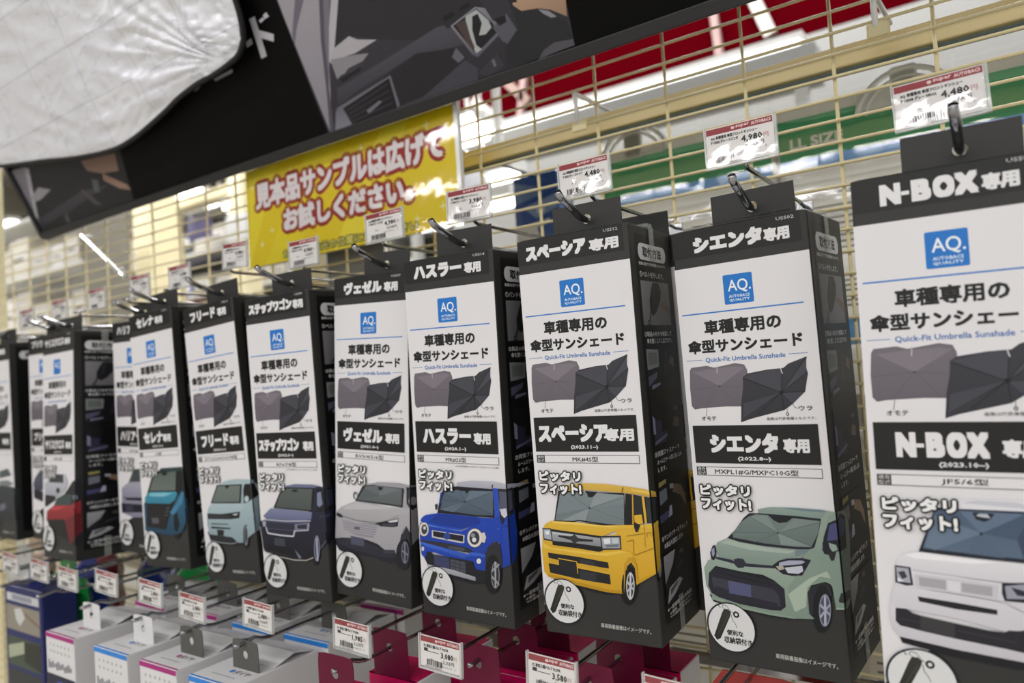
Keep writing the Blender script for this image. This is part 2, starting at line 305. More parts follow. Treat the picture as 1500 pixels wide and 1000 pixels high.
  ('P', '#7f8c89', [10.8, -234.9, -9.9, -223.9, 3.8, -222.3]),
  ('P', '#6b7977', [10.8, -234.9, -24.1, -241.2, -16, -229.5]),
  ('P', '#7b8886', [10.8, -234.9, 24.6, -223.4, 41.3, -224.3]),
  ('P', '#82908c', [10.8, -234.9, 34, -243.4, 12.3, -243.6]),
  ('L0.33', '#55625f', [10.8, -234.9, 40.6, -225.7]),
  ('L0.33', '#55625f', [10.8, -234.9, 34.7, -242.7]),
  ('L0.33', '#55625f', [10.8, -234.9, -7.7, -243.4]),
  ('L0.33', '#55625f', [10.8, -234.9, -23, -236.8]),
  ('L0.33', '#55625f', [10.8, -234.9, -9.9, -223.7]),
  ('P', '#1f2228', [11.5, -234.9, 11.4, -235.1, 11.3, -235.3, 11.1, -235.4, 11, -235.5, 10.7, -235.6, 10.5, -235.6, 10.4, -235.5, 10.2, -235.3, 10.2, -235.2, 10.2, -235, 10.2, -234.8, 10.3, -234.6, 10.5, -234.4, 10.7, -234.3, 10.9, -234.2, 11.1, -234.3, 11.2, -234.3, 11.4, -234.5, 11.5, -234.7]),
  ('P', '#1b1c25', [4.5, -222, 23.4, -222.4, 18.5, -226.4, 12.6, -227.5, 8.8, -225.8]),
  ('P', '#93a39a>#7f9187', [-37.5, -246.2, -28.4, -241.9, -18.8, -244.1, 1.6, -245.9, 22.4, -246.4, 32.6, -245.5, 25.6, -252.6, 14, -253.2, 5.6, -259.5, -13.4, -260.4, -21.5, -258.5, -37.1, -257.3, -39.2, -251.9]),
  ('P', '#a5b3a8', [-34.6, -246, -28.2, -242.7, -17.4, -244.8, 4.2, -246.7, 22.3, -247.2, 17, -249.7, -12.3, -249.5]),
  ('P', '#73868a', [22.4, -246.6, 36.1, -244.4, 32.5, -246.1, 27.1, -249.8, 21.9, -251.6]),
  ('P', '#8b9c92>#7f9387', [32.6, -245.5, 40.8, -242.7, 43.2, -236.9, 47.8, -220.1, 55.3, -217.2, 73.5, -221, 79.9, -230.9, 73.2, -264.3, 66.9, -280.4, 47.1, -285.7, 46.1, -270.7, 42.4, -264.9, 38.1, -265.3, 30.2, -271.4, 26.9, -279.5, 28.2, -292.2, 12.4, -297.7, 14, -281.1, 12.1, -273.5, 25.7, -265.5, 33.1, -253.1, 26.9, -252.2]),
  ('P', '#aab9a8', [14.1, -279.8, 30.6, -266.2, 43.5, -259.7, 45.5, -264.5, 38.2, -264.1, 28.8, -272.8, 26.2, -287.3, 18.1, -292.3]),
  ('P', '#1b1c28', [47.3, -225.2, 59.3, -219.4, 72.3, -224, 67.9, -246.2, 50.9, -244.8, 44.7, -247.5, 41.5, -245.3, 43.3, -235.6]),
  ('P', '#4a4b78', [48.1, -226.4, 58.3, -222, 69.6, -226, 68.7, -233.5, 45.5, -238]),
  ('P', '#1b1c28', [42, -239.5, 46.6, -239.2, 46.1, -248, 42.5, -247.4]),
  ('P', '#95a59b', [46.4, -239.2, 51.3, -240.3, 52.2, -243.7, 48.5, -245.6, 47, -242.9]),
  ('P', '#24252e', [46.3, -245.5, 51.2, -244.8, 49.1, -251.5, 46.9, -252, 45.8, -248.7]),
  ('P', '#96a79b>#7d9182', [-50.1, -266.9, -46.3, -260.9, -39.8, -257.5, -21.6, -259.2, -13.5, -261.1, 5.5, -260.5, 13.1, -262.9, 20.4, -267.3, 14.6, -274.5, 13.3, -289.1, 13.8, -296.8, -0.5, -296.3, -23.7, -295.2, -44.7, -290.3, -49.7, -280.9]),
  ('P', '#272a3a', [-39.7, -257.2, -27.2, -258.5, -23.8, -259.5, -16.1, -260.1, 5.6, -259.8, 6.2, -261.7, -16.4, -262.6, -23.9, -261.5, -39.1, -259.1]),
  ('P', '#2b2c3a', [-24.9, -258, -21.4, -256.6, -17.2, -257, -15.8, -260.1, -17.8, -263.6, -22.1, -264.3, -24.7, -262.2]),
  ('P', '#20212b', [-43.9, -254.4, -41.4, -249, -39.1, -248, -38.5, -253.2, -39.9, -258.9, -41.8, -260.5, -43.5, -259.3]),
  ('P', '#8e96b4', [-42.5, -252.2, -40.2, -249.9, -40.1, -254.8, -41.5, -257.7, -42.6, -256.4]),
  ('P', '#1c1d28', [4.2, -259.9, 9.9, -255.4, 16.6, -253.2, 27, -251.9, 33.1, -252.8, 29.5, -258.6, 25.8, -264.7, 18, -265.8, 11.6, -265.2]),
  ('P', '#a6abc0', [9.8, -257, 16.5, -254.7, 26.8, -253.7, 28.7, -254.6, 26, -256.4, 13.5, -258.7, 9.5, -259.4]),
  ('P', '#c4c8d4', [13.4, -260.3, 26.4, -257.6, 26.8, -261.5, 23.3, -263.7, 15.6, -264]),
  ('P', '#b0a89a', [7.1, -259.9, 12.2, -258.8, 13.3, -261.3, 9.2, -262.8]),
  ('P', '#23232f', [-46.5, -270.7, -40.5, -264.5, -20.9, -266.6, -3.2, -267.4, 4.6, -270.5, 11.9, -276.2, 11.7, -289.3, 7.7, -292.7, -0.3, -293.3, -23.4, -292, -40.2, -288.8, -45.8, -286, -47.9, -280.7]),
  ('P', '#15161e', [-40.5, -265.1, -21, -266.9, -3.2, -267.6, 4, -270.8, 4.2, -274.5, -14.6, -272.9, -41.2, -269.6]),
  ('L0.49', '#2e2f3c', [-40.2, -266.6, 3.9, -271.9]),
  ('L0.49', '#2e2f3c', [-40.4, -268, 3.8, -273.2]),
  ('P', '#3a3a46', [-44.5, -273.3, -31.6, -274.6, -14.9, -275.9, 3.9, -277.1, 7.4, -282, 8, -289.8, -16, -287.7, -32.7, -285.7, -43.9, -281.6]),
  ('P', '#262631', [-42.3, -280, -22.6, -284.5, 5.6, -287.5, 5.3, -290.4, -23.1, -289.7, -41.5, -286.9]),
  ('P', '#53577a', [-31.1, -274.8, -13.5, -276.3, -13.9, -285.5, -31.1, -284.7]),
  ('P', '#8b9d8c', [-45.7, -288.8, -23.5, -293.4, -0.5, -295.6, 17.7, -296, 17.6, -297.3, -0.6, -297.1, -23.7, -295.2, -46, -291.1]),
  ('P', '#25262f', [28.4, -276.7, 31.3, -272.5, 40.3, -267.9, 44.4, -269.7, 45.8, -277.1, 40.8, -276.4, 37.4, -273.1, 34.4, -278.5, 32.7, -291.5, 28.2, -292.2]),
  ('P', '#121317', [44, -286.1, 43.2, -291.5, 41.8, -296.4, 40.1, -300.4, 38.1, -303.1, 36, -304.3, 34.1, -303.7, 32.5, -301.6, 31.4, -297.9, 30.9, -293.2, 31.1, -287.9, 31.9, -282.5, 33.3, -277.6, 35.1, -273.5, 37.1, -270.9, 39.2, -269.8, 41.1, -270.4, 42.6, -272.6, 43.7, -276.2, 44.2, -280.9]),
  ('P', '#8a8da3', [43.6, -287.4, 43.1, -291.1, 42.2, -294.5, 41, -297.2, 39.7, -299.1, 38.4, -299.8, 37.1, -299.5, 36.1, -298, 35.4, -295.5, 35.1, -292.3, 35.2, -288.6, 35.8, -284.9, 36.7, -281.5, 37.9, -278.8, 39.2, -277, 40.5, -276.2, 41.8, -276.6, 42.8, -278.2, 43.5, -280.6, 43.8, -283.8]),
  ('P', '#4b4d5e', [42.9, -287.5, 42.4, -290.7, 41.7, -293.7, 40.7, -296, 39.6, -297.6, 38.5, -298.3, 37.5, -298, 36.6, -296.6, 36.1, -294.5, 35.9, -291.7, 36, -288.5, 36.4, -285.3, 37.2, -282.4, 38.2, -280, 39.3, -278.4, 40.4, -277.8, 41.4, -278.1, 42.2, -279.5, 42.8, -281.6, 43, -284.4]),
  ('P', '#b4b7c6', [39.7, -277.9, 41.1, -277.7, 39.5, -298.4, 38, -298.6]),
  ('P', '#a5a8ba', [36.7, -283.3, 42.9, -290.1, 42.7, -292, 36.3, -285.4]),
  ('P', '#a5a8ba', [35.6, -292.4, 43.6, -282.1, 43.5, -283.9, 35.7, -294.7]),
  ('P', '#2b2d33', [49.7, -279.1, 51.8, -273.8, 66.6, -275.8, 66.6, -281, 49.7, -281]),
  ('P', '#9fb09f', [47.2, -285.1, 63.8, -283, 63.3, -284.4, 47.1, -286.3]),
 ],
 'hustler': [
  ('P', '#181a22', [-49.3, -282.5, -44.2, -290.6, -41.1, -298.9, 12.2, -303.7, 25.9, -300.7, 26.6, -291.1, -11.1, -287]),
  ('P', '#17181a', [42.8, -291.2, 41.9, -296.7, 40.2, -301.8, 37.8, -306, 35, -308.8, 31.9, -310.1, 29, -309.6, 26.4, -307.4, 24.5, -303.8, 23.5, -299, 23.4, -293.5, 24.3, -287.9, 26, -282.8, 28.5, -278.6, 31.4, -275.8, 34.4, -274.6, 37.4, -275.2, 39.9, -277.4, 41.7, -281.1, 42.7, -285.8]),
  ('P', '#2246b4>#173a9e', [36.8, -241.3, 43.6, -238.1, 61.5, -232.6, 64.4, -256.2, 61.4, -274.3, 56.4, -279.7, 43.5, -285.8, 43.1, -273.1, 41.9, -262.4, 35.3, -263.1, 28.2, -269.2, 25.8, -255.8]),
  ('P', '#b9b9c4>#a6a7b4', [-2.3, -211.4, 15.6, -208.8, 39.2, -208.5, 61.4, -211.2, 91.4, -215.7, 81, -215.7, 65.9, -215.3, 38.7, -215.3, -2.6, -214.9]),
  ('P', '#2a4db8', [38.1, -214.2, 44, -214.6, 44.3, -240.8, 36.7, -242.7, 39.2, -231.7]),
  ('P', '#20242c', [37.7, -211.3, 39.3, -211.4, 38.1, -214.7, 37.1, -214.8]),
  ('P', '#2b2d38', [44, -214.6, 61, -214.4, 61.5, -232.6, 60.5, -237.8, 47.5, -240.5, 44.9, -231.3]),
  ('P', '#54566a', [45.1, -217.2, 58.8, -216.6, 59, -233.4, 45.4, -236.9]),
  ('P', '#2349bb', [-22.5, -222.3, -18.7, -220.7, -24.8, -241.7, -27.6, -242.1]),
  ('P', '#1b1d27', [-18.5, -217.2, -2.6, -214.9, 38.7, -215.3, 38.8, -241.2, 23.5, -241.2, -27.6, -241.3, -24.1, -231.7]),
  ('P', '#5b6b7a>#4b5a69', [-17.3, -221.3, -0.7, -217.9, 13.6, -218.2, 38.6, -217.2, 37, -238.9, 16.8, -240.1, -24, -238.1]),
  ('P', '#667684', [6.4, -228.6, 13.6, -218, 37.9, -217.6]),
  ('P', '#556473', [6.4, -228.6, 37.8, -227.7, 37.1, -237.2]),
  ('P', '#627180', [6.4, -228.6, -7.6, -239.3, -23.3, -238]),
  ('P', '#4f5f6d', [6.4, -228.6, -22.8, -231.6, -17.9, -222.1]),
  ('L0.28', '#37424e', [6.4, -228.6, 38.2, -218.3]),
  ('L0.28', '#37424e', [6.4, -228.6, 36.4, -238]),
  ('L0.28', '#37424e', [6.4, -228.6, -14.7, -238.8]),
  ('L0.28', '#37424e', [6.4, -228.6, -20.2, -228.6]),
  ('L0.28', '#37424e', [6.4, -228.6, -0.7, -217.9]),
  ('P', '#15171c', [7.3, -228.6, 7.2, -228.8, 7.1, -229, 6.9, -229.2, 6.6, -229.3, 6.4, -229.3, 6.1, -229.3, 5.9, -229.2, 5.7, -229.1, 5.6, -228.9, 5.5, -228.7, 5.6, -228.5, 5.7, -228.3, 5.9, -228.1, 6.2, -228, 6.5, -227.9, 6.7, -227.9, 7, -228, 7.1, -228.2, 7.3, -228.4]),
  ('P', '#14151b', [-0.6, -216.2, 13.4, -216.3, 11.5, -218.6, 8.5, -221.3, 7.3, -218.9, 0.1, -218.7]),
  ('L0.55', '#12131a', [-16.5, -239.7, -7.6, -240.2, 15, -241.3, 33.6, -240.5]),
  ('P', '#1a3fa8>#1e49b8', [-47.6, -247.6, -42.6, -244.4, -27.6, -241.6, -7.7, -241.3, 23.4, -241.8, 38.5, -241.5, 43.5, -239.5, 44.9, -243.4, 36.4, -248.1, 26.2, -250.3, 14.4, -249.9, 0.1, -255.2, -26.8, -256, -41.5, -254.4, -49.2, -250.6]),
  ('P', '#173794', [-27.6, -242.1, -7.7, -241.8, 21.7, -242.4, 23, -247.8, 0.2, -253.8, -22.9, -252.9, -39.4, -251.3]),
  ('P', '#5d7fd0', [-41.4, -252.9, -23.1, -255, 0.1, -255.8, 12.5, -251.7, 8.9, -254.5, -1.8, -257.6, -26.9, -257.2, -41.6, -255.2]),
  ('P', '#1c44b2>#1a3c9e', [-49.8, -252.1, -41.5, -254.4, -0, -256.6, 14.4, -249.9, 29.6, -250, 45.1, -240.7, 45.2, -262.1, 35.3, -263.1, 28, -271.9, 26, -276.2, -10, -272.9, -51.3, -271.1]),
  ('P', '#2b2d35', [-38.8, -257.7, -39.3, -260, -40.3, -262.1, -41.8, -263.8, -43.7, -265, -45.7, -265.5, -47.7, -265.4, -49.4, -264.5, -50.7, -263, -51.5, -261, -51.7, -258.8, -51.2, -256.5, -50.1, -254.4, -48.5, -252.7, -46.7, -251.5, -44.6, -251, -42.7, -251.2, -41, -252.1, -39.7, -253.6, -38.9, -255.5]),
  ('P', '#d9d3d0', [-39.3, -257.8, -39.8, -259.9, -40.7, -261.8, -42.1, -263.4, -43.8, -264.5, -45.7, -265, -47.5, -264.8, -49.1, -264, -50.3, -262.6, -51, -260.8, -51.1, -258.8, -50.6, -256.7, -49.7, -254.7, -48.2, -253.1, -46.5, -252.1, -44.7, -251.6, -42.9, -251.8, -41.3, -252.6, -40.2, -254, -39.5, -255.8]),
  ('P', '#3c3d45', [-41, -258.1, -41.3, -259.6, -42, -260.9, -42.9, -262.1, -44, -262.8, -45.2, -263.2, -46.3, -263, -47.3, -262.5, -48.1, -261.5, -48.5, -260.2, -48.6, -258.7, -48.3, -257.2, -47.7, -255.8, -46.8, -254.7, -45.7, -253.9, -44.5, -253.6, -43.3, -253.7, -42.3, -254.3, -41.6, -255.3, -41.1, -256.6]),
  ('P', '#cfd0d6', [-42.6, -256.8, -42.8, -257.3, -43, -257.8, -43.4, -258.2, -43.9, -258.5, -44.5, -258.6, -45, -258.6, -45.4, -258.4, -45.8, -258, -46, -257.6, -46, -257, -45.9, -256.5, -45.6, -256, -45.2, -255.6, -44.7, -255.3, -44.2, -255.2, -43.7, -255.2, -43.2, -255.4, -42.9, -255.8, -42.7, -256.2]),
  ('P', '#25262d', [24.8, -260.2, 24.2, -263.1, 22.7, -265.7, 20.5, -267.9, 17.8, -269.4, 14.9, -270.2, 12.1, -270, 9.6, -269, 7.6, -267.1, 6.5, -264.7, 6.2, -261.9, 6.9, -259, 8.4, -256.3, 10.7, -254.1, 13.3, -252.6, 16.3, -251.9, 19.1, -252.1, 21.6, -253.2, 23.4, -255, 24.6, -257.5]),
  ('P', '#ded8d4', [23.8, -260.3, 23.2, -263, 21.8, -265.5, 19.8, -267.5, 17.3, -269, 14.6, -269.7, 12, -269.5, 9.7, -268.5, 7.9, -266.8, 6.8, -264.5, 6.6, -261.9, 7.2, -259.1, 8.6, -256.6, 10.7, -254.6, 13.2, -253.1, 15.9, -252.5, 18.5, -252.7, 20.8, -253.7, 22.5, -255.4, 23.6, -257.7]),
  ('P', '#35363e', [20.7, -260.6, 20.3, -262.6, 19.4, -264.4, 18, -265.9, 16.3, -267, 14.4, -267.5, 12.7, -267.3, 11.1, -266.6, 9.9, -265.3, 9.2, -263.6, 9, -261.6, 9.5, -259.6, 10.4, -257.8, 11.8, -256.3, 13.5, -255.2, 15.4, -254.7, 17.1, -254.9, 18.7, -255.7, 19.9, -257, 20.6, -258.7]),
  ('P', '#dfe0e4', [16.8, -262.7, 16.7, -263.4, 16.3, -264.1, 15.7, -264.6, 15, -265, 14.3, -265.2, 13.5, -265.1, 12.9, -264.9, 12.4, -264.4, 12.1, -263.8, 12, -263.2, 12.2, -262.5, 12.6, -261.8, 13.1, -261.3, 13.8, -260.9, 14.6, -260.7, 15.3, -260.8, 16, -261, 16.5, -261.5, 16.8, -262]),
  ('P', '#8d8f98', [15.8, -258.7, 15.6, -259.3, 15.2, -259.9, 14.7, -260.3, 14, -260.7, 13.2, -260.8, 12.5, -260.8, 11.8, -260.6, 11.3, -260.2, 11, -259.7, 10.9, -259.1, 11.1, -258.5, 11.5, -257.9, 12, -257.5, 12.7, -257.1, 13.5, -257, 14.2, -257, 14.9, -257.2, 15.4, -257.6, 15.7, -258.1]),
  ('P', '#d8cbc4', [22.4, -256.1, 26.7, -255, 28.2, -259.6, 26, -264.6, 22.5, -264.2]),
  ('P', '#cbc8cb', [-35.3, -258.2, 3.6, -259.6, 2.7, -266.9, -2.6, -267.4, -35.8, -265.1]),
  ('P', '#1c1e2a', [-34, -258.9, 2.2, -260.3, 1.4, -265.9, -33.9, -264]),
  ('P', '#2b4690', [-13.1, -261.9, -13.4, -263, -14.1, -264, -15, -264.8, -16.1, -265.4, -17.4, -265.7, -18.6, -265.6, -19.7, -265.3, -20.5, -264.6, -21, -263.7, -21.1, -262.6, -20.9, -261.6, -20.2, -260.6, -19.3, -259.7, -18.1, -259.1, -16.9, -258.9, -15.7, -258.9, -14.6, -259.3, -13.8, -260, -13.3, -260.9]),
  ('P', '#2b2c38', [-50.1, -268.8, -27.8, -268.9, -9.8, -269.3, 7.6, -271.2, 14.3, -274.6, 7.3, -275.6, -28.2, -274.1, -48.5, -272.6]),
  ('P', '#484a58', [-16.2, -271.4, 2.4, -271.7, 2.5, -274.4, -15.8, -274]),
  ('P', '#3e6ace>#2450b8', [-50.6, -270.5, -37.2, -271.9, 5.5, -276.9, 10.9, -274.3, 26.4, -275, 26.2, -278.6, 10.6, -277.8, 3.5, -280.6, -37.5, -275.5, -50.8, -273.2]),
  ('P', '#1d46b6>#173a9c', [-50.8, -273.2, -37.5, -275.5, 3.5, -281, 10.6, -277.8, 26.5, -278.2, 25.8, -290.5, 14.8, -291.1, 11.9, -283.1, -17.9, -282.1, -35.9, -279, -43.4, -279.7, -45.4, -286.7, -50.2, -282.6]),
  ('P', '#1b1d25', [-43.8, -279.3, -37.8, -279.3, -35.7, -281.1, 10.3, -282.6, 14, -289.8, 25.8, -290.1, 30.6, -282.5, 35.3, -263.1, 27.8, -274.6, 30, -290.7, 22.5, -301.1, 12.4, -301, -43.5, -293.4]),
  ('P', '#1c1d26', [-35.1, -281, 8.5, -282.8, 9.3, -295.1, -35.1, -292.5]),
  ('P', '#3b3f63', [-34.6, -281.7, -16.1, -282.6, -16.2, -293.2, -34.6, -291.3]),
  ('P', '#4a4c57', [-14.7, -283.5, 2.5, -284.4, 2.5, -294.6, -15.1, -293.8]),
  ('L0.55', '#1d1e26', [-15, -286.7, 2.6, -287.7]),
  ('L0.55', '#1d1e26', [-15.2, -290, 2.4, -291.1]),
  ('L0.55', '#1d1e26', [-9.4, -283.5, -9.8, -294.2]),
  ('L0.55', '#1d1e26', [-3.4, -283.9, -3.8, -294.3]),
  ('P', '#b4b3ba>#8d8d96', [-43.9, -291.4, -11.5, -293.4, 13.5, -297, 13.4, -300.6, -11.9, -298.3, -42.7, -294.7]),
  ('P', '#1e3c94', [-45.2, -276.3, -45.4, -277.5, -45.9, -278.6, -46.5, -279.5, -47.3, -280.1, -48.2, -280.3, -49, -280.2, -49.7, -279.8, -50.2, -279, -50.5, -278, -50.5, -276.8, -50.3, -275.6, -49.9, -274.5, -49.2, -273.6, -48.4, -273, -47.6, -272.8, -46.8, -272.9, -46.1, -273.4, -45.6, -274.1, -45.3, -275.1]),
  ('P', '#cfd0da', [-46.2, -277, -46.3, -277.7, -46.6, -278.4, -47.1, -278.9, -47.6, -279.3, -48.1, -279.5, -48.6, -279.4, -49.1, -279.1, -49.4, -278.6, -49.6, -278, -49.6, -277.3, -49.5, -276.6, -49.2, -275.9, -48.8, -275.4, -48.3, -275, -47.7, -274.8, -47.2, -274.9, -46.8, -275.2, -46.4, -275.6, -46.2, -276.3]),
  ('P', '#203c90', [22, -280.7, 21.7, -281.9, 21.1, -283, 20.2, -284, 19.1, -284.6, 17.9, -285, 16.8, -284.9, 15.8, -284.5, 15, -283.7, 14.5, -282.7, 14.5, -281.5, 14.7, -280.3, 15.3, -279.1, 16.2, -278.2, 17.3, -277.5, 18.5, -277.2, 19.7, -277.3, 20.7, -277.7, 21.4, -278.5, 21.9, -279.5]),
  ('P', '#dedfe6', [21.1, -281.6, 20.9, -282.4, 20.5, -283.1, 19.9, -283.7, 19.1, -284.2, 18.3, -284.4, 17.5, -284.3, 16.9, -284.1, 16.3, -283.6, 16, -282.9, 15.9, -282.2, 16.1, -281.4, 16.5, -280.6, 17.1, -280, 17.9, -279.6, 18.7, -279.4, 19.5, -279.4, 20.2, -279.7, 20.7, -280.2, 21, -280.9]),
  ('P', '#2b2b32', [26.1, -274.8, 30, -267.6, 38.6, -262.2, 43.4, -264.3, 44.5, -275.6, 43.8, -286.4, 40.5, -281.4, 34.5, -274, 29.1, -279.9, 30, -290.7, 25.3, -291.2]),
  ('P', '#131417', [42.2, -290.9, 41.3, -296.3, 39.8, -301.3, 37.6, -305.4, 35, -308.2, 32.3, -309.4, 29.7, -308.9, 27.4, -306.7, 25.7, -303, 24.8, -298.3, 24.8, -292.9, 25.6, -287.4, 27.2, -282.4, 29.4, -278.3, 32, -275.6, 34.8, -274.5, 37.4, -275, 39.6, -277.3, 41.2, -280.9, 42.1, -285.6]),
  ('P', '#85868e', [40.8, -292.1, 40.3, -295.8, 39.4, -299.3, 38.2, -302, 36.7, -303.9, 35.3, -304.7, 33.9, -304.2, 32.7, -302.7, 31.8, -300.2, 31.4, -296.9, 31.5, -293.2, 32, -289.5, 32.9, -286.1, 34.1, -283.3, 35.5, -281.5, 37, -280.7, 38.4, -281.1, 39.5, -282.7, 40.4, -285.2, 40.8, -288.5]),
  ('P', '#2c2d33', [39.9, -292.2, 39.5, -295.5, 38.8, -298.5, 37.8, -301, 36.6, -302.6, 35.4, -303.3, 34.2, -302.9, 33.3, -301.5, 32.6, -299.3, 32.2, -296.4, 32.3, -293.1, 32.7, -289.8, 33.5, -286.8, 34.5, -284.3, 35.7, -282.7, 36.9, -282.1, 38, -282.5, 39, -283.8, 39.7, -286.1, 40, -289]),
  ('P', '#a2a3aa', [36, -280.5, 38, -280.3, 36.3, -303.7, 34.7, -303.9]),
  ('P', '#9697a0', [32.8, -287.7, 41.2, -281.3, 41, -283.5, 32.7, -290.4]),
  ('P', '#9697a0', [32.3, -295.8, 39.7, -301.7, 39.9, -299.6, 32.5, -293.1]),
  ('P', '#c8cad6', [45.7, -232.6, 52.2, -231.5, 53.2, -237.5, 50, -240.3, 47.1, -240.3]),
  ('P', '#22242c', [44.6, -234, 46.6, -237.9, 50, -240.6, 47.1, -246.6, 45.2, -243.4]),
  ('P', '#1d2026', [-29.6, -233.4, -26.2, -232.5, -27.3, -238.3, -29.2, -238.4]),
  ('L0.42', '#14296e', [45.8, -248.7, 63.5, -246.5]),
  ('L0.28', '#7f9ae0', [41.4, -250.7, 43.4, -250.2]),
  ('L0.42', '#14296e', [60.8, -239.2, 61.2, -258.1]),
 ],
 'nbox': [
  ('P', '#15151c', [-43.7, -282.8, -41.3, -289.9, -13.4, -293.9, 16.7, -295.7, 32.1, -292.9, 32.7, -283.8, -12.8, -284.2]),
  ('P', '#e2e1e6>#d7d6dc', [-19.4, -205.9, -13.7, -201.9, 3.1, -199.8, 23, -199.9, 38.2, -201.4, 41.6, -205.7, 36.3, -284.3, 20.5, -285.8, 35.8, -236.9]),
  ('P', '#c9cad2', [-4.3, -202.6, 25.9, -204.2, 37.9, -204.8, 38, -203.9, 23, -200.8, 3.1, -200.5]),
  ('P', '#1f2430', [-18.3, -205.8, -5.6, -206.1, 25.8, -205.8, 38.8, -206.1, 35.9, -235.8, 23.9, -234.9, 0.8, -234.4, -28.8, -233.3]),
  ('P', '#4f6076>#5a6b80', [-18.4, -207.7, -5.6, -207, 25.8, -207, 37.8, -207.3, 35.1, -233.6, 24, -232.8, 1, -232.2, -26.4, -231.1]),
  ('P', '#61738a', [4.3, -219.8, -5.7, -207.5, 25.7, -207.3]),
  ('P', '#47586e', [4.3, -219.8, 25.7, -207.9, 37.7, -208.3, 35.7, -224.4]),
  ('P', '#687a8e', [4.3, -219.8, -20, -231.7, -25.3, -229.7, -18.6, -210.8]),
  ('P', '#55667c', [4.3, -219.8, 15, -233.2, -4.2, -232.1]),
  ('P', '#3c4a5f', [21.6, -222.1, 25.2, -214.9, 37.5, -211.7, 35.1, -233, 24.1, -232.6]),
  ('P', '#1d212b', [0.5, -207.7, 11.7, -207.9, 9.4, -211.3, 6.3, -213, 2.3, -211.8]),
  ('P', '#b9bfca', [2.3, -209.7, 4.1, -208.3, 8.1, -208.3, 9.5, -210.6, 6, -210.4]),
  ('P', '#1d212b', [5.1, -219.9, 5.1, -220.2, 5, -220.5, 4.8, -220.7, 4.5, -220.9, 4.3, -221, 4, -220.9, 3.8, -220.8, 3.6, -220.6, 3.5, -220.4, 3.5, -220.1, 3.6, -219.8, 3.7, -219.5, 3.9, -219.3, 4.1, -219.1, 4.4, -219.1, 4.6, -219.1, 4.9, -219.2, 5, -219.4, 5.1, -219.7]),
  ('P', '#e4e2e6>#d5d2d8', [-42.5, -245.1, -40.5, -238.6, -36.7, -235.1, -28.8, -233.4, 0.8, -234.9, 23.9, -235.4, 35.8, -236.2, 35.2, -246.1, 23.1, -246.6, 12.1, -247, -10.3, -246.6, -32.9, -245.3]),
  ('P', '#f0eff2', [-36.7, -235.8, -28.8, -234, -1.3, -235.5, 10.8, -236, -1.4, -237.9, -31.3, -237.7]),
  ('P', '#dedce1>#d0cdd4', [-42.9, -243.9, -32.9, -245.3, -10.3, -246.6, 12, -247.6, 35.1, -247.2, 34.3, -259.8, 22.1, -262.6, 13.3, -258, -10.9, -256.3, -42.5, -255.1]),
  ('L0.57', '#b5b2ba', [-32.8, -244.8, -10.3, -246.1, 13.1, -247]),
  ('P', '#cbc8ce', [-31.9, -247.1, -10.4, -247.5, 11, -248.9, 10, -257.5, -10.9, -256.3, -30.7, -255, -32.3, -253.9]),
  ('P', '#a9a6ad', [-29.8, -248.5, -15.5, -249.1, -15.7, -254.7, -29.6, -253.9]),
  ('P', '#a9a6ad', [-7.6, -249.6, 7.7, -250.2, 7.5, -255.8, -7.7, -254.9]),
  ('P', '#dddbe0', [-14.7, -249, -8.2, -249.3, -8.4, -255.5, -14.9, -254.9]),
  ('P', '#26272f', [-42.4, -242.8, -33.9, -243.2, -33, -254, -36.8, -254.7, -42.8, -253.3]),
  ('P', '#a9abb6', [-41.8, -243.8, -35, -244.1, -34.3, -252.9, -41.4, -252.5]),
  ('P', '#3a3b44', [-41, -246.8, -37.4, -245.8, -35.9, -249.4, -38.8, -251]),
  ('P', '#e2e3ea', [-41.5, -250, -37.8, -252.1, -41.4, -252.8]),
  ('P', '#22232b', [12.6, -247.5, 23.2, -246.1, 31.5, -245.6, 31.7, -255.6, 22.4, -257.5, 13.3, -257.7, 12.2, -253.4]),
  ('P', '#9a9caa', [13.9, -249, 23.1, -247, 30.9, -246.8, 30.4, -254.6, 14.4, -256.2]),
  ('P', '#2c2d36', [16.8, -249.4, 22.9, -250.7, 29.4, -249, 26.2, -254, 19.5, -253.7]),
  ('P', '#d9d6dc>#cdcad1', [-43.6, -254.6, -30.8, -255.6, -11, -256.9, 9.3, -258.5, 22, -263.2, 34.2, -261, 33.3, -273.5, 21.4, -273.1, 12.2, -275, -11.9, -270.8, -34.4, -269.1, -43.6, -268.8, -46.3, -270.7, -45.5, -263]),
  ('P', '#1c1b22', [-31, -260.5, -11.3, -261.6, 9.4, -263.2, 9.2, -266, -11.5, -265.5, -30.5, -263.4]),
  ('P', '#dcd9df>#c6c3ca', [-46.1, -265.6, -43.6, -268.8, -43.9, -277.9, -31.9, -281, -12.7, -283, 7.6, -284.5, 20.5, -285.8, 32.6, -285, 32.3, -289.5, 20.2, -291.1, -13.1, -289.3, -42.2, -286.3, -45.9, -281.9, -47.1, -273.3]),
  ('P', '#24232a', [-43.6, -269, -37.7, -268.8, -34.5, -270.9, -30.2, -271.9, -12.1, -273.9, 4.2, -275.6, 12.2, -275.6, 14.2, -274.1, 33.4, -273, 32.6, -285, 20.5, -285.6, -12.7, -283, -41.8, -279.5, -44.1, -276.6]),
  ('P', '#39393b', [-30.4, -272, -12.5, -274.1, -12.9, -283, -31, -280.7]),
  ('L0.57', '#39383f', [-11.3, -278, 17.7, -280.5]),
  ('L0.57', '#39383f', [-43.2, -275.2, -31, -276]),
 ],
 'vezel': [
  ('P', '#1d1d29', [-53.3, -280.6, -52.3, -286.6, -48, -292.2, -41.5, -293.9, -7.7, -293.3, 26.4, -294.1, 41.9, -289.9, 53.7, -274.4, 2.7, -274.2]),
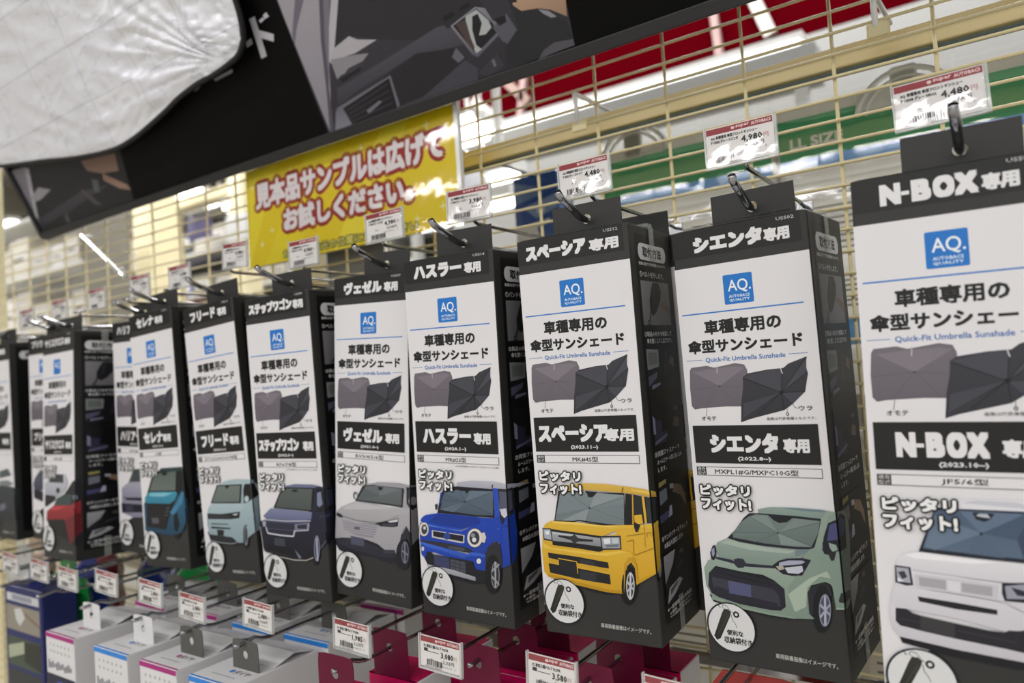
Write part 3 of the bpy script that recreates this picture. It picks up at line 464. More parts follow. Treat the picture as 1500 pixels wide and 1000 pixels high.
  ('P', '#24242f', [8.5, -292.7, 26.4, -294.1, 38.1, -291.8, 36.1, -295.7, 22.4, -296.7, 10.5, -295.1]),
  ('P', '#1f1f28', [54.1, -285.9, 53.4, -290.3, 51.7, -294.5, 49.3, -298.1, 46.1, -300.6, 42.7, -301.8, 39.3, -301.6, 36.2, -299.9, 33.8, -296.9, 32.2, -292.9, 31.7, -288.3, 32.4, -283.6, 34, -279.2, 36.6, -275.6, 39.7, -273.1, 43.2, -271.9, 46.6, -272.3, 49.6, -274, 52, -277, 53.6, -281.2]),
  ('P', '#aaa8ab>#a09ea2', [-8.8, -219.5, 9.7, -216.3, 39.3, -215, 63.6, -218, 63.9, -270.8, 53.7, -275.9, 52.8, -262.9, 48.2, -257.6, 42.4, -264, 36.8, -247.3, 46.8, -221.9]),
  ('P', '#a19fa5', [-8.8, -220.3, 9.7, -216, 39.3, -214.7, 61.4, -217.2, 61.3, -218.4, 46.9, -220.2, 29.5, -218.9, 3.5, -219.4]),
  ('P', '#26272f', [48.8, -218.2, 61.3, -218.4, 61.4, -240, 54.3, -240.3, 48.9, -234.6]),
  ('P', '#44454f', [51.6, -220.4, 60.4, -220.4, 60.5, -237, 51.4, -235.9]),
  ('P', '#2a2c33', [-11.9, -221.3, 3.5, -219.1, 45.9, -219.7, 43.7, -239.1, 23.3, -238.4, -23.2, -238]),
  ('P', '#676e70>#5b6264', [-7.8, -221.7, 9.6, -219.2, 43, -220.5, 41.8, -237.4, 19.4, -236.7, -19.8, -236.5]),
  ('P', '#70777a', [12.5, -229.8, 9.6, -219.5, 42.7, -220.8]),
  ('P', '#586062', [12.5, -229.8, -17.3, -236, -8.8, -224]),
  ('P', '#1f2128', [10, -220.4, 18, -220.6, 14.6, -224.1, 11.2, -224.1]),
  ('P', '#b3b1b4>#a6a4a8', [-50.7, -251.1, -43, -245.8, -23.7, -238.8, 3.3, -239, 23.3, -240.6, 46.6, -239.5, 63.1, -240.3, 60.8, -247.1, 38.8, -247.1, 23.1, -253.7, 9.1, -257.3, -21.8, -257.5, -49.7, -254.4]),
  ('P', '#bebcbf', [-40.9, -246.4, -23.2, -239.5, 3.2, -239.9, 23.2, -241.6, 38.9, -240.7, 3.2, -244.6, -38.7, -248.2]),
  ('P', '#adabb0>#a09ea4', [-51.8, -254.3, -21.8, -257.5, 9, -258.1, 23.1, -254.4, 38.8, -247.8, 54.3, -243.1, 64.4, -242, 63.9, -270.8, 53.7, -274.4, 53.1, -260, 48.2, -257.1, 43.4, -261, 40.3, -270, 37.8, -286.4, 22.6, -286.5, 8.7, -279.4, -7.5, -276.9, -30.5, -277.2, -43.4, -278.7, -53.1, -280.6]),
  ('P', '#8d8b93', [-43.2, -259.6, -17.7, -260.8, 9, -259.1, 7.3, -267.8, 2.7, -274.2, -17.8, -274.3, -39, -270.6]),
  ('L0.53', '#b5b4bb', [-42.3, -261.3, 8.6, -261.8]),
  ('L0.53', '#b5b4bb', [-41.9, -263.7, 8.6, -264.2]),
  ('L0.53', '#b5b4bb', [-40.7, -266, 8.1, -266.6]),
  ('L0.53', '#b5b4bb', [-39.8, -268.4, 6.9, -269.1]),
  ('L0.53', '#b5b4bb', [-38.2, -270.7, 5.2, -271.6]),
  ('P', '#5d5d69', [-24.4, -265, -16, -265, -16.5, -268, -24.1, -268.2]),
  ('P', '#24242c', [-50.7, -252.3, -43.1, -254.2, -41, -257.5, -47.5, -257.3, -51, -255.7]),
  ('P', '#23232b', [5, -258.6, 23.1, -254.4, 38.3, -250, 37, -258.5, 30.8, -260, 13.4, -261]),
  ('P', '#cfcfd6', [23, -255, 37.6, -251, 36.7, -253.9, 27, -255.8]),
  ('P', '#44444f', [15.1, -258.5, 34.8, -255.9, 33.8, -258.3, 17, -260]),
  ('L0.53', '#2f2f38', [-49.7, -254.8, -21.8, -258.4, 7, -258.7]),
  ('P', '#2b2b37', [-53.1, -281.5, -43.4, -278.9, -30.5, -278, -7.5, -279.3, 6.7, -281.2, 14.7, -284.6, 32.4, -282.7, 33.9, -286.3, 28.4, -287.6, 38.1, -288.9, 26.4, -291.9, 8.5, -292.7, -18.1, -290.1, -47.9, -286.1]),
  ('P', '#4e4e62', [-29.7, -275.5, -10, -276, -10.5, -284.4, -29.4, -284.2]),
  ('P', '#3a3a45', [16.6, -285.5, 32.4, -283.6, 32.7, -285.9, 17, -287.8]),
  ('P', '#2b2b36', [40.2, -275.7, 42.3, -266.9, 48.2, -257.1, 53, -262.9, 53.7, -274.4, 49.9, -268.9, 44.1, -272.4, 42.1, -282.7, 39.1, -287.4]),
  ('P', '#191921', [53.5, -284.6, 52.9, -289, 51.5, -293.2, 49.3, -296.7, 46.7, -299.1, 43.7, -300.3, 40.7, -299.9, 38.1, -298.2, 36, -295.2, 34.7, -291.3, 34.3, -286.8, 34.8, -282.2, 36.3, -277.9, 38.5, -274.4, 41.2, -272, 44.2, -271, 47.1, -271.4, 49.7, -273.1, 51.8, -276.1, 53.1, -280.1]),
  ('P', '#6f6f80', [51.2, -283, 50.9, -286.5, 50.1, -289.7, 49, -292.3, 47.6, -294, 46.1, -294.8, 44.5, -294.4, 43.2, -293, 42.1, -290.7, 41.5, -287.7, 41.3, -284.2, 41.6, -280.7, 42.3, -277.5, 43.5, -274.9, 44.9, -273.2, 46.4, -272.4, 47.9, -272.8, 49.3, -274.2, 50.3, -276.6, 51, -279.6]),
  ('P', '#2c2c38', [50.2, -283.1, 50, -286.1, 49.4, -288.9, 48.5, -291.2, 47.3, -292.7, 46.1, -293.4, 44.9, -293, 43.8, -291.8, 42.9, -289.8, 42.4, -287.1, 42.2, -284.1, 42.5, -281.1, 43.1, -278.3, 44, -276, 45.2, -274.5, 46.4, -273.9, 47.6, -274.2, 48.7, -275.5, 49.6, -277.5, 50.1, -280.1]),
  ('P', '#7a7a8b', [45.3, -273.7, 47.2, -273.5, 46.8, -293.8, 44.9, -294.1]),
  ('P', '#7a7a8b', [42.5, -281.2, 50, -284.6, 50, -286.6, 42.4, -283.4]),
  ('P', '#aeacb2', [61.5, -233.1, 61.2, -234.4, 60.5, -235.5, 59.4, -236.3, 58.1, -236.7, 56.6, -236.6, 55.1, -236.2, 53.8, -235.4, 52.8, -234.3, 52.2, -233.1, 52, -231.8, 52.2, -230.5, 52.8, -229.2, 53.9, -228.4, 55.3, -228, 56.7, -228.1, 58.2, -228.5, 59.6, -229.3, 60.6, -230.4, 61.3, -231.8]),
  ('P', '#2a2a34', [52.3, -237.2, 58.8, -236.7, 56.5, -241.8, 53.3, -240.1]),
  ('P', '#5a5a66', [-19.8, -232, -19.9, -233.2, -20.4, -234.3, -21, -235.2, -21.9, -235.9, -22.8, -236.1, -23.7, -236, -24.5, -235.5, -25.2, -234.7, -25.6, -233.6, -25.7, -232.4, -25.5, -231.2, -25.1, -230.1, -24.4, -229.2, -23.6, -228.5, -22.7, -228.3, -21.8, -228.4, -20.9, -228.9, -20.3, -229.7, -19.9, -230.8]),
  ('P', '#c8c7cc', [-19.6, -232.8, -19.7, -233.7, -20, -234.5, -20.4, -235.1, -20.9, -235.5, -21.5, -235.7, -22.1, -235.6, -22.6, -235.3, -23, -234.7, -23.3, -234, -23.4, -233.2, -23.3, -232.3, -23, -231.5, -22.6, -230.9, -22, -230.5, -21.4, -230.3, -20.9, -230.4, -20.3, -230.7, -19.9, -231.3, -19.7, -232]),
 ],
 'step': [
  ('P', '#14141c', [-52.8, -281.7, -48.7, -289.6, -22.6, -294.4, 23.6, -296, 33.1, -290.6, 2, -284.8]),
  ('P', '#15151c', [41.4, -285.4, 40.6, -289.8, 39.2, -293.8, 37.4, -297, 35.3, -299.1, 33.2, -300, 31.2, -299.4, 29.5, -297.5, 28.4, -294.5, 27.8, -290.7, 28, -286.3, 28.8, -281.9, 30.2, -277.9, 32, -274.7, 34.1, -272.6, 36.3, -271.8, 38.2, -272.4, 39.9, -274.3, 41, -277.3, 41.5, -281.1]),
  ('P', '#2a2b3e>#1b1b28', [39.1, -215.7, 48.1, -213.7, 66.8, -217.3, 61.5, -271.5, 40.6, -282.4, 39.8, -270.1, 35.3, -270.3, 30.1, -276.8, 23.2, -258.4]),
  ('P', '#6d7290', [-4.2, -214.1, 10, -212.1, 39.4, -212.3, 48.1, -213.7, 39, -216, -4.5, -216.5]),
  ('P', '#15161c', [-5.5, -215.8, 39.1, -215.7, 40.6, -221.9, 34, -241.6, -28.5, -239.7, -15.7, -221.6]),
  ('P', '#5a615f>#4c5352', [-4.5, -217.3, 37.1, -217, 32.4, -240.1, -24.8, -238.8, -14.6, -223.2]),
  ('P', '#23252c', [14.3, -219.4, 14, -219.8, 13.2, -220.2, 12.1, -220.6, 10.6, -220.8, 9, -220.9, 7.5, -220.9, 6.1, -220.7, 5, -220.4, 4.3, -220, 4.1, -219.6, 4.4, -219.1, 5.2, -218.7, 6.3, -218.4, 7.8, -218.1, 9.4, -218, 10.9, -218.1, 12.3, -218.2, 13.4, -218.5, 14.1, -218.9]),
  ('P', '#15161f', [43, -216.4, 66.8, -217.3, 64.9, -239.6, 47.2, -241.9, 40.6, -242.1]),
  ('P', '#7c84a0', [44, -221.1, 49.7, -219.4, 51.4, -233.2, 45.6, -236.5, 42.6, -234.3]),
  ('P', '#2e3040', [55.1, -218.2, 65.5, -219.1, 64.4, -236.4, 55.3, -236.8]),
  ('P', '#7e83a3>#64698a', [-46.7, -249.4, -33.4, -240.2, -4.8, -240.9, 33.9, -242.3, 31.9, -250.2, 5.5, -252.9, -42.1, -252.5]),
  ('P', '#23243a>#16161f', [-51.1, -255.3, -42.1, -252.5, 5.5, -252.9, 33.1, -250.2, 40.6, -242.1, 64.9, -239.6, 61.5, -271.5, 41.1, -281.6, 40.9, -270, 36.7, -267.9, 32.4, -276.7, 28.4, -292.5, 0.9, -294.4, -47.6, -290.4, -53.3, -275.1]),
  ('P', '#4a4d68', [-42.2, -253.3, 28.3, -252.7, 26.1, -263, 6.8, -262.4, 3.6, -270.4, -39.1, -269.5, -41.7, -259.8]),
  ('P', '#2b2d3c', [-40.5, -255.7, 5.1, -256.4, 3.4, -263.3, -40.8, -263]),
  ('P', '#262836', [-39, -263.7, 2, -264.2, 0.3, -269, -38.9, -267.8]),
  ('L0.93', '#c7c9d2', [-45.9, -253.4, -6.2, -253.7, 30.6, -251.8]),
  ('L1.32', '#d9dadd', [-43.6, -261.5, -41, -268.7, -19.9, -270.1, 1.3, -270.2, 4.4, -263.3]),
  ('P', '#7f8396', [5.1, -256.9, 27, -254.3, 26.8, -262.6, 5.5, -263.2]),
  ('P', '#2b2d3b', [8.5, -257.5, 24.6, -255.5, 24.1, -260.7, 9.2, -261.6]),
  ('L0.79', '#c4c6d0', [4.2, -264.4, 26.1, -262.2, 28.1, -254.3]),
  ('P', '#9ea2b4', [-48.6, -255.2, -42.9, -254.9, -43.5, -260.7, -48.1, -261.7]),
  ('P', '#3b3e4c', [-30.3, -273.1, -13.2, -273.7, -13.7, -282.6, -30.8, -281.7]),
  ('P', '#3b3c49', [-46.8, -283, -21.5, -284.7, -2.9, -286.7, -3.6, -293.1, -22.3, -292, -46.6, -287.9]),
  ('P', '#14141a', [-45.3, -281.2, -11.8, -282.5, 1.9, -285.6, 7.9, -293.9, -22.2, -291.2, -46.6, -287.9]),
  ('P', '#6f7284', [2, -284.8, 12.6, -292.8, 7.8, -294.7]),
  ('L0.93', '#bdb8b4', [-53.1, -262, -50, -289.7, -34.5, -293.6, 0.7, -296.3, 19.1, -295.5, 30.8, -291.6]),
  ('P', '#7f8499', [41.9, -280.8, 41.2, -285.1, 40.2, -289.1, 38.8, -292.2, 37.4, -294.3, 35.9, -295.1, 34.6, -294.5, 33.6, -292.6, 32.9, -289.5, 32.7, -285.7, 33, -281.3, 33.7, -276.9, 34.8, -273, 36.1, -269.8, 37.5, -267.8, 39, -267, 40.3, -267.6, 41.3, -269.5, 41.9, -272.6, 42.2, -276.5]),
  ('P', '#2b2d3a', [40.6, -280.8, 40, -284.5, 39.2, -287.8, 38.2, -290.5, 37.2, -292.3, 36.2, -292.9, 35.3, -292.4, 34.6, -290.8, 34.2, -288.2, 34.1, -284.9, 34.3, -281.2, 34.9, -277.5, 35.7, -274.2, 36.7, -271.5, 37.7, -269.8, 38.8, -269.2, 39.7, -269.7, 40.3, -271.3, 40.7, -273.9, 40.8, -277.2]),
  ('P', '#a4a8ba', [37.1, -270.2, 39.8, -270.1, 38.4, -294.9, 35.7, -295.1]),
  ('L0.53', '#4e5270', [44.3, -248.2, 64, -244.1]),
  ('L0.40', '#8b8f9e', [41.1, -282.4, 61, -272.1]),
  ('P', '#3d405c', [52.4, -244.8, 59.8, -243.9, 59.5, -246.2, 53.1, -247.9]),
 ],
 'freed': [
  ('P', '#1b1c20', [-43.8, -280.1, -38.2, -293.7, 9.5, -297.2, 29.6, -293.9, 28.6, -285.2]),
  ('P', '#17181b', [40.1, -285, 39.1, -289.5, 37.5, -293.5, 35.6, -296.8, 33.5, -298.9, 31.5, -299.6, 29.7, -299, 28.2, -296.9, 27.4, -293.7, 27.2, -289.7, 27.6, -285.2, 28.7, -280.7, 30.3, -276.6, 32.2, -273.4, 34.3, -271.3, 36.4, -270.6, 38.2, -271.3, 39.5, -273.3, 40.4, -276.5, 40.6, -280.5]),
  ('P', '#a3b7bd>#92a7ae', [37, -221.1, 51.8, -218.3, 61.3, -226, 57.8, -277.4, 38, -286.5, 38.3, -270.6, 30.6, -273.5, 21.3, -285.3, 14.5, -267.7]),
  ('P', '#a9bcc2', [-10.6, -222.8, 2.8, -218.7, 23.1, -216.9, 51.8, -218.1, 56.9, -220.1, 39, -223.4, -3, -223.3]),
  ('P', '#17191c', [-14.5, -223, 36.6, -223.3, 30.9, -245.8, -31.2, -245.1]),
  ('P', '#6f7b76>#66716d', [-12.9, -224.3, 32.7, -224.7, 27.7, -244.3, -27.6, -243.9]),
  ('P', '#1d1f22', [2.5, -223.7, 11.5, -224, 8.3, -227.8, 3.3, -227.6]),
  ('P', '#1a1b1e', [41.4, -223.4, 56.6, -223, 61.3, -237.6, 45, -244.5, 36.4, -245.9, 37.9, -229.9]),
  ('P', '#b4c6cc', [47, -240.9, 46.6, -242.1, 45.9, -243.1, 44.8, -244, 43.5, -244.5, 42.1, -244.6, 40.8, -244.4, 39.7, -243.9, 38.9, -243, 38.5, -242, 38.5, -240.8, 38.9, -239.7, 39.7, -238.6, 40.8, -237.8, 42, -237.3, 43.4, -237.1, 44.7, -237.3, 45.8, -237.9, 46.6, -238.7, 47, -239.8]),
  ('P', '#aec1c7>#a0b4bb', [-40.2, -255.7, -36, -249.6, -28.7, -245.4, 30.3, -246.1, 36.2, -247.3, 33.8, -254.6, 26.3, -256, -37.4, -258]),
  ('P', '#a6bac0>#8ba0a7', [-41.2, -257.2, 28.8, -255.4, 37.4, -247.3, 60.8, -241.9, 58, -276, 38, -286.2, 38.7, -270.6, 35.2, -267.7, 29.6, -279.3, 27.9, -292.5, 15.2, -292.7, -39.6, -286.1, -42.8, -270.9]),
  ('P', '#1e2024', [-40, -257.5, -11.5, -258.5, 27.5, -255.7, 25, -263.3, 7.5, -264.8, -39.8, -264.5]),
  ('P', '#3a3c40', [-35.2, -260.3, 5.8, -260.4, 5.5, -262.4, -35.5, -262.4]),
  ('P', '#c3ccd0', [11, -258.9, 23.6, -257.5, 18.2, -260.4]),
  ('P', '#5d6c72', [-34.1, -269.4, 1.7, -270, 1.4, -271.5, -33.9, -271.6]),
  ('P', '#24262a', [-34.8, -273.6, 5.8, -275.2, 4.2, -276.9, -34.7, -276.1]),
  ('P', '#1e1f22', [-22.9, -277.2, -8.5, -277.9, -10.4, -285, -23.1, -284.4]),
  ('P', '#26272b', [-41.7, -283.1, -23.6, -284.4, 6.4, -286.2, 17.6, -292.6, 7.5, -294.3, -38, -292.2]),
  ('L0.79', '#9fa6a9', [-38.3, -291, -17.5, -293.3, 7.5, -294.3, 17.9, -291.2]),
  ('P', '#8b9196', [38.4, -283.9, 37.6, -287.5, 36.6, -290.7, 35.4, -293.3, 34.1, -295, 32.9, -295.6, 31.9, -295, 31.1, -293.4, 30.8, -290.8, 30.8, -287.6, 31.2, -284, 32, -280.4, 33.1, -277.1, 34.3, -274.5, 35.6, -272.9, 36.8, -272.3, 37.8, -272.9, 38.5, -274.5, 38.9, -277.1, 38.8, -280.3]),
  ('P', '#303236', [37.2, -283.9, 36.6, -286.9, 35.8, -289.5, 34.9, -291.7, 34, -293, 33.2, -293.5, 32.6, -293.1, 32.1, -291.7, 31.9, -289.6, 32, -286.9, 32.4, -284, 33, -281, 33.8, -278.3, 34.7, -276.2, 35.6, -274.8, 36.4, -274.3, 37.1, -274.8, 37.5, -276.2, 37.7, -278.3, 37.6, -280.9]),
  ('L0.34', '#7d9098', [41.6, -264.8, 59.2, -260.4]),
 ],
 'serena': [
  ('P', '#15171b', [38.1, -292.5, 37.3, -295.5, 35.9, -298.1, 33.9, -300.3, 31.7, -301.7, 29.3, -302.2, 27, -301.8, 25.1, -300.5, 23.7, -298.4, 23, -295.8, 23, -292.9, 23.8, -289.9, 25.2, -287.2, 27.2, -285.1, 29.5, -283.7, 31.9, -283.2, 34.1, -283.6, 36, -285, 37.4, -287, 38.1, -289.6]),
  ('P', '#13161a', [3.7, -209.6, 53.2, -209.4, 57.7, -236.8, 58.1, -252.6, 48.2, -289.2, 12.4, -297.9, -47.7, -291.2, -46.9, -258.1, -22.5, -222]),
  ('P', '#30474a>#1c2c33', [-6, -214.2, 3.7, -209.6, 50.6, -209.3, 53, -212.5, 41.2, -215.3]),
  ('P', '#59655f>#66706b', [-15.9, -218.9, -0.2, -216, 37.9, -214.5, 33.6, -239, -29.5, -239.2]),
  ('P', '#16181a', [17.4, -216.4, 16.9, -217.5, 15.8, -218.4, 14.1, -219.2, 12, -219.6, 9.8, -219.7, 7.6, -219.5, 5.7, -219, 4.2, -218.2, 3.3, -217.1, 3.1, -216, 3.6, -215, 4.8, -214, 6.5, -213.2, 8.5, -212.8, 10.8, -212.7, 13, -212.9, 14.9, -213.5, 16.3, -214.3, 17.2, -215.3]),
  ('P', '#3d93ac>#2f7d98', [-43, -248.1, -31.3, -240.8, 33.4, -240.6, 37.4, -243, 30.4, -251.6, 18.1, -256.4, -42.8, -255.6]),
  ('P', '#7fbccb', [-31.5, -242.4, 5.2, -241.9, 25.8, -242.9, 4.5, -247.1, -29, -246.2]),
  ('P', '#2a6584>#1b3f58', [-46.9, -258.1, -36.8, -258.1, -43.6, -284.5, 4.6, -290.1, 12.3, -277.2, 23.1, -262.7, 36.7, -248.5, 49.4, -239.1, 54.8, -252, 54.4, -277, 42.1, -292.4, 18.3, -297.7, -47.9, -292.8]),
  ('P', '#17191d', [-41.7, -258.9, 17.8, -258.8, 6.8, -274, 4.6, -290.1, -40.9, -287.7]),
  ('P', '#55565e', [-29.9, -275.3, -11.4, -275, -12.4, -282.3, -27.8, -282.6]),
  ('P', '#3d7fa0', [16.6, -267.6, 35.8, -254.8, 49.2, -240.7, 53.1, -242.3, 47.2, -254.8, 24.9, -270.7]),
  ('L0.57', '#7a8088', [8.3, -262.8, 17.4, -261.2]),
  ('L0.57', '#7a8088', [4.7, -267.6, 14.5, -265.7]),
  ('L0.57', '#7a8088', [2.5, -272.5, 12.1, -270.1]),
  ('P', '#101216', [24.9, -270.7, 34.1, -267.4, 37.6, -283.1, 30.6, -292.7, 23.8, -289.7]),
 ],
 'harrier': [
  ('P', '#8b899a', [-40.7, -245.6, -19.2, -235.5, 37.3, -231.1, 33.3, -283.9, -13, -287.3, -43.5, -282.2]),
  ('P', '#414a4a', [-21, -235.5, -6, -216.9, 38.7, -213.5, 37.2, -232.9]),
  ('P', '#20232a', [-36.5, -259, 35.5, -254.9, 35.1, -261, -28.2, -263.1]),
  ('P', '#a9a7b6>#8b899b', [-43.4, -249.4, -29.8, -239.6, -9.1, -236.1, 37.1, -233.9, 32.2, -255.9, -31.4, -259.6]),
  ('P', '#1f1f2c', [-44.2, -268.6, 34.7, -266.3, 33.9, -276.9, -43.5, -282.2]),
  ('P', '#3b3b4c', [-32.2, -270.6, -11.7, -270.2, -12.3, -278.3, -32.2, -279.6]),
  ('L0.57', '#77758a', [-45.2, -282.4, 33.3, -284.8]),
 ],
 'yaris': [
  ('P', '#c5c7cf>#9ea1ab', [-47.8, -228.3, -28.5, -219.7, -23.6, -215.5, 22.6, -213, 31.2, -227, 17.4, -239.4, -5.6, -248.1, -43.4, -251.2]),
  ('P', '#3d4446', [-28.4, -217.6, -4.9, -213.7, 18, -213.5, 17.7, -226.2, -31, -226]),
  ('P', '#1e2024', [-45.7, -245, -10.2, -246.2, -10.3, -252.3, -43.6, -263.7, -46, -261.7]),
  ('P', '#23252b', [5.7, -237.6, 5.3, -238.9, 4.4, -240, 2.9, -241, 1.1, -241.6, -0.9, -241.8, -2.8, -241.7, -4.6, -241.1, -6.1, -240.3, -6.9, -239.2, -7.2, -237.9, -6.9, -236.6, -5.9, -235.5, -4.5, -234.5, -2.7, -233.9, -0.7, -233.7, 1.3, -233.8, 3.1, -234.4, 4.5, -235.2, 5.4, -236.4]),
  ('P', '#26282c', [31, -235.1, 49, -222.7, 60.6, -219.6, 62.3, -239.8, 61.5, -311.2, 53.9, -317.6, -16, -301.6, -39.2, -282.2]),
  ('P', '#3e4c4b', [-5.6, -250.1, 17.4, -243.4, 44.1, -242.8, 39.3, -258.8, -15.2, -260.6]),
  ('P', '#a23238>#7c2028', [-39, -269.7, -15.2, -260.6, 39.3, -258.8, 60.3, -251.5, 61.6, -299.4, 54.2, -288.2, 21, -281.5, -41.6, -284.3]),
  ('P', '#7f878f', [46.2, -244.7, 54.7, -242.8, 56.5, -249, 50.5, -250.5]),
  ('P', '#1a1a1e', [-39.2, -283.2, 16.5, -279.7, 38.5, -290.6, 29.3, -307, -25.4, -302.1]),
  ('P', '#6e2028', [21, -281.5, 60.1, -269.4, 59.7, -299, 37.9, -316.4]),
  ('P', '#c0424a', [-34.2, -267.5, -5.9, -261.4, 30.4, -260.1, -6, -267.5]),
 ],
 'prius': [
  ('P', '#5b5f70>#3f4252', [-47.2, -249.8, -40.8, -238.7, -20.9, -225.1, -11.3, -222.8, -12.9, -257.4, -41.8, -260.6]),
  ('P', '#20222c', [-46.5, -257.5, -13, -259.6, -13.8, -276.8, -44.7, -271.6]),
  ('P', '#4a5256', [-34.9, -236.3, -11.4, -224.9, -11.9, -234.7]),
 ],
 'boxa': [
  ('P', '#3a3f44>#272b31', [-27.5, -249.5, 6.2, -246, 49, -248.2, 59.5, -252.8, 59.6, -304.2, 21.8, -307, -44.9, -308.4]),
  ('P', '#7d8384', [-4.1, -239.2, 28.8, -237.1, 49.6, -242.4, 27.8, -247.7, -4.8, -246.4]),
  ('P', '#505a5c', [-2.4, -222.4, 30.9, -217, 43.1, -228.5, -3.6, -234.4]),
  ('P', '#6a6e80', [-8.5, -282.4, 14, -276.6, 18.5, -285.9, -3.9, -291.8]),
 ],
}

# ------------------------------------------------------------------ materials
CARD = mat('charcoal_card', '#333332', .42, spec=.3, noise=.06, nscale=300)
CARD_EDGE = mat('card_cut_edge', '#8f8a80', .8)
CHROME = mat('chrome', '#a9a9ac', .1, metal=1)
CREAM = mat('cream_paint', '#ddcf9f', .38, noise=.04)
CREAM_WALL = mat('cream_wall', '#efe5be', .6, noise=.04, nscale=3)
WHITE = mat('white_paint', '#dedfdc', .5, noise=.02)
CLEAR = mat('clear_plastic', '#f4f6f6', .06, alpha=.22, coat=.6)
WHITE_PLASTIC = mat('white_plastic', '#ececea', .3)
BLACK_PLASTIC = mat('black_plastic', '#1b1b1c', .4)

# ------------------------------------------------------------------ room
FZ, CZ = -1.25, 2.15
def struct(name, mb, m):
    o = mb.build(name, m); o['kind'] = 'structure'; return o
struct('floor', MB().box(-9, 3, -10, 6, FZ-.1, FZ), mat('floor_tiles', '#b9b4a8', .35, noise=.05, nscale=2))
struct('ceiling', MB().box(-9, 3, -10, 6, CZ, CZ+.1), mat('ceiling_board', '#8f8d86', .8, noise=.05, nscale=2))
struct('wall_back', MB().box(-9, 3, 6, 6.1, FZ, CZ), mat('far_wall_paint', '#77746a', .7, noise=.05, nscale=2))
struct('wall_left', MB().box(-9.1, -9, -10, 6, FZ, CZ), mat('left_wall_paint', '#a5a298', .7, noise=.04, nscale=2))
# ceiling beams running across the aisles
for i, xx in enumerate((-8.2, -6.8, -5.4, -4.0, -2.6, -1.2, .2)):
    struct('trim_%d' % (i+1), MB().box(xx-.09, xx+.09, -10, 6, CZ-.22, CZ), mat('beam_paint', '#9b978a', .7))
for i, (yy, m_) in enumerate(((3.55, 'dark'), (1.55, 'dark'), (5.2, 'dark'))):
    struct('trim_%d' % (i+8), MB().box(-9, 3, yy-.12, yy+.12, CZ-.34, CZ-.02), mat('duct_paint', '#6f6e68', .6))
LAMPM = mat('lit_tube', '#fffaf0', .5, emit=4.5)
def ceiling_lamp(x, y, z, L, label, along='x'):
    t = empty('ceiling_light', (x, y, z)); tag(t, label, 'light', 'fluorescent ceiling lights')
    a, b = (L/2, .09) if along == 'x' else (.09, L/2)
    MB().box(-a, a, -b, b, 0, .05).build('housing', WHITE, t)
    for s_ in (-1, 1):
        if along == 'x': MB().tube([(-a+.03, s_*.045, -.02), (a-.03, s_*.045, -.02)], .016, 8).build('tube', LAMPM, t, True)
        else: MB().tube([(s_*.045, -b+.03, -.02), (s_*.045, b-.03, -.02)], .016, 8).build('tube', LAMPM, t, True)
    MB().tube([(0, 0, .05), (0, 0, CZ-z)], .008, 6).build('hanger_rod', WHITE, t)
    return t
for u, v, Y, L, lb in ((600, -60, 2.5, 1.6, 'long fluorescent fitting high beyond the black header board'),):
    p = at(670, 208, 2.5)
t = empty('strip_light', (-1.33, 2.5, 1.0)); tag(t, 'long white lit strip light on the shelf beyond the wire mesh, under the red fascia', 'light')
MB().box(-.86, .86, -.03, .03, .0, .03).build('housing', WHITE, t)
MB().tube([(-.85, -.032, -.012), (.85, -.032, -.012)], .016, 8).build('tube', mat('lit_strip', '#ffffff', .5, emit=1.6), t, True)
MB().box(-.9, .9, -.06, .06, -.14, -.03).build('shelf_edge', mat('edge_grey', '#a9aaa8', .6), t)
MB().box(-.86, -.82, -.02, .02, -2.25, -.14).build('stand', WHITE, t)
MB().box(.82, .86, -.02, .02, -2.25, -.14).build('stand', WHITE, t)

# far red fascia with white strokes
t = empty('red_fascia', (-1.2, 3.05, 1.28)); tag(t, 'long red fascia board with white strokes beyond the wire mesh', 'sign')
MB().box(-1.1, 2.2, 0, .05, -.06, .34).build('board', mat('red_board', '#4c0209', .8, spec=.0), t)
def stroke(px, w_, name='fascia_strip', col='#d9d5cb', Y=3.04):
    a, b = at(px[0], px[1], Y)-Vector((-1.2, 3.05, 1.28)), at(px[2], px[3], Y)-Vector((-1.2, 3.05, 1.28))
    d = Vector((b.x-a.x, 0, b.z-a.z)).normalized()*w_/2; n = Vector((-d.z, 0, d.x))
    MB().prism([(a.x+n.x, a.z+n.z), (b.x+n.x, b.z+n.z), (b.x-n.x, b.z-n.z), (a.x-n.x, a.z-n.z)], -.03, 0).build(name, mat('stroke_'+col[1:], col, .5), t)
stroke((1095, -20, 1130, 52), .05); stroke((695, 148, 742, 188), .05); stroke((770, 100, 762, 186), .03, col='#b89a96'); stroke((1044, 5, 1056, 92), .03, col='#b89a96')  # the two upright pinkish pieces are support poles
stroke((742, 120, 775, 150), .04, col='#a58a80')
t = empty('white_fascia', (-1.2, 2.92, 1.1)); tag(t, 'plain grey white panel below the red fascia', 'panel')
MB().box(-1.1, 2.4, .02, .06, -.55, .10).build('board', mat('grey_white_board', '#a3a3a0', .6), t)
MB().box(-1.1, -1.04, .06, .12, -2.35, .13).build('upright', WHITE, t); MB().box(2.3, 2.36, .06, .12, -2.35, .13).build('upright', WHITE, t)

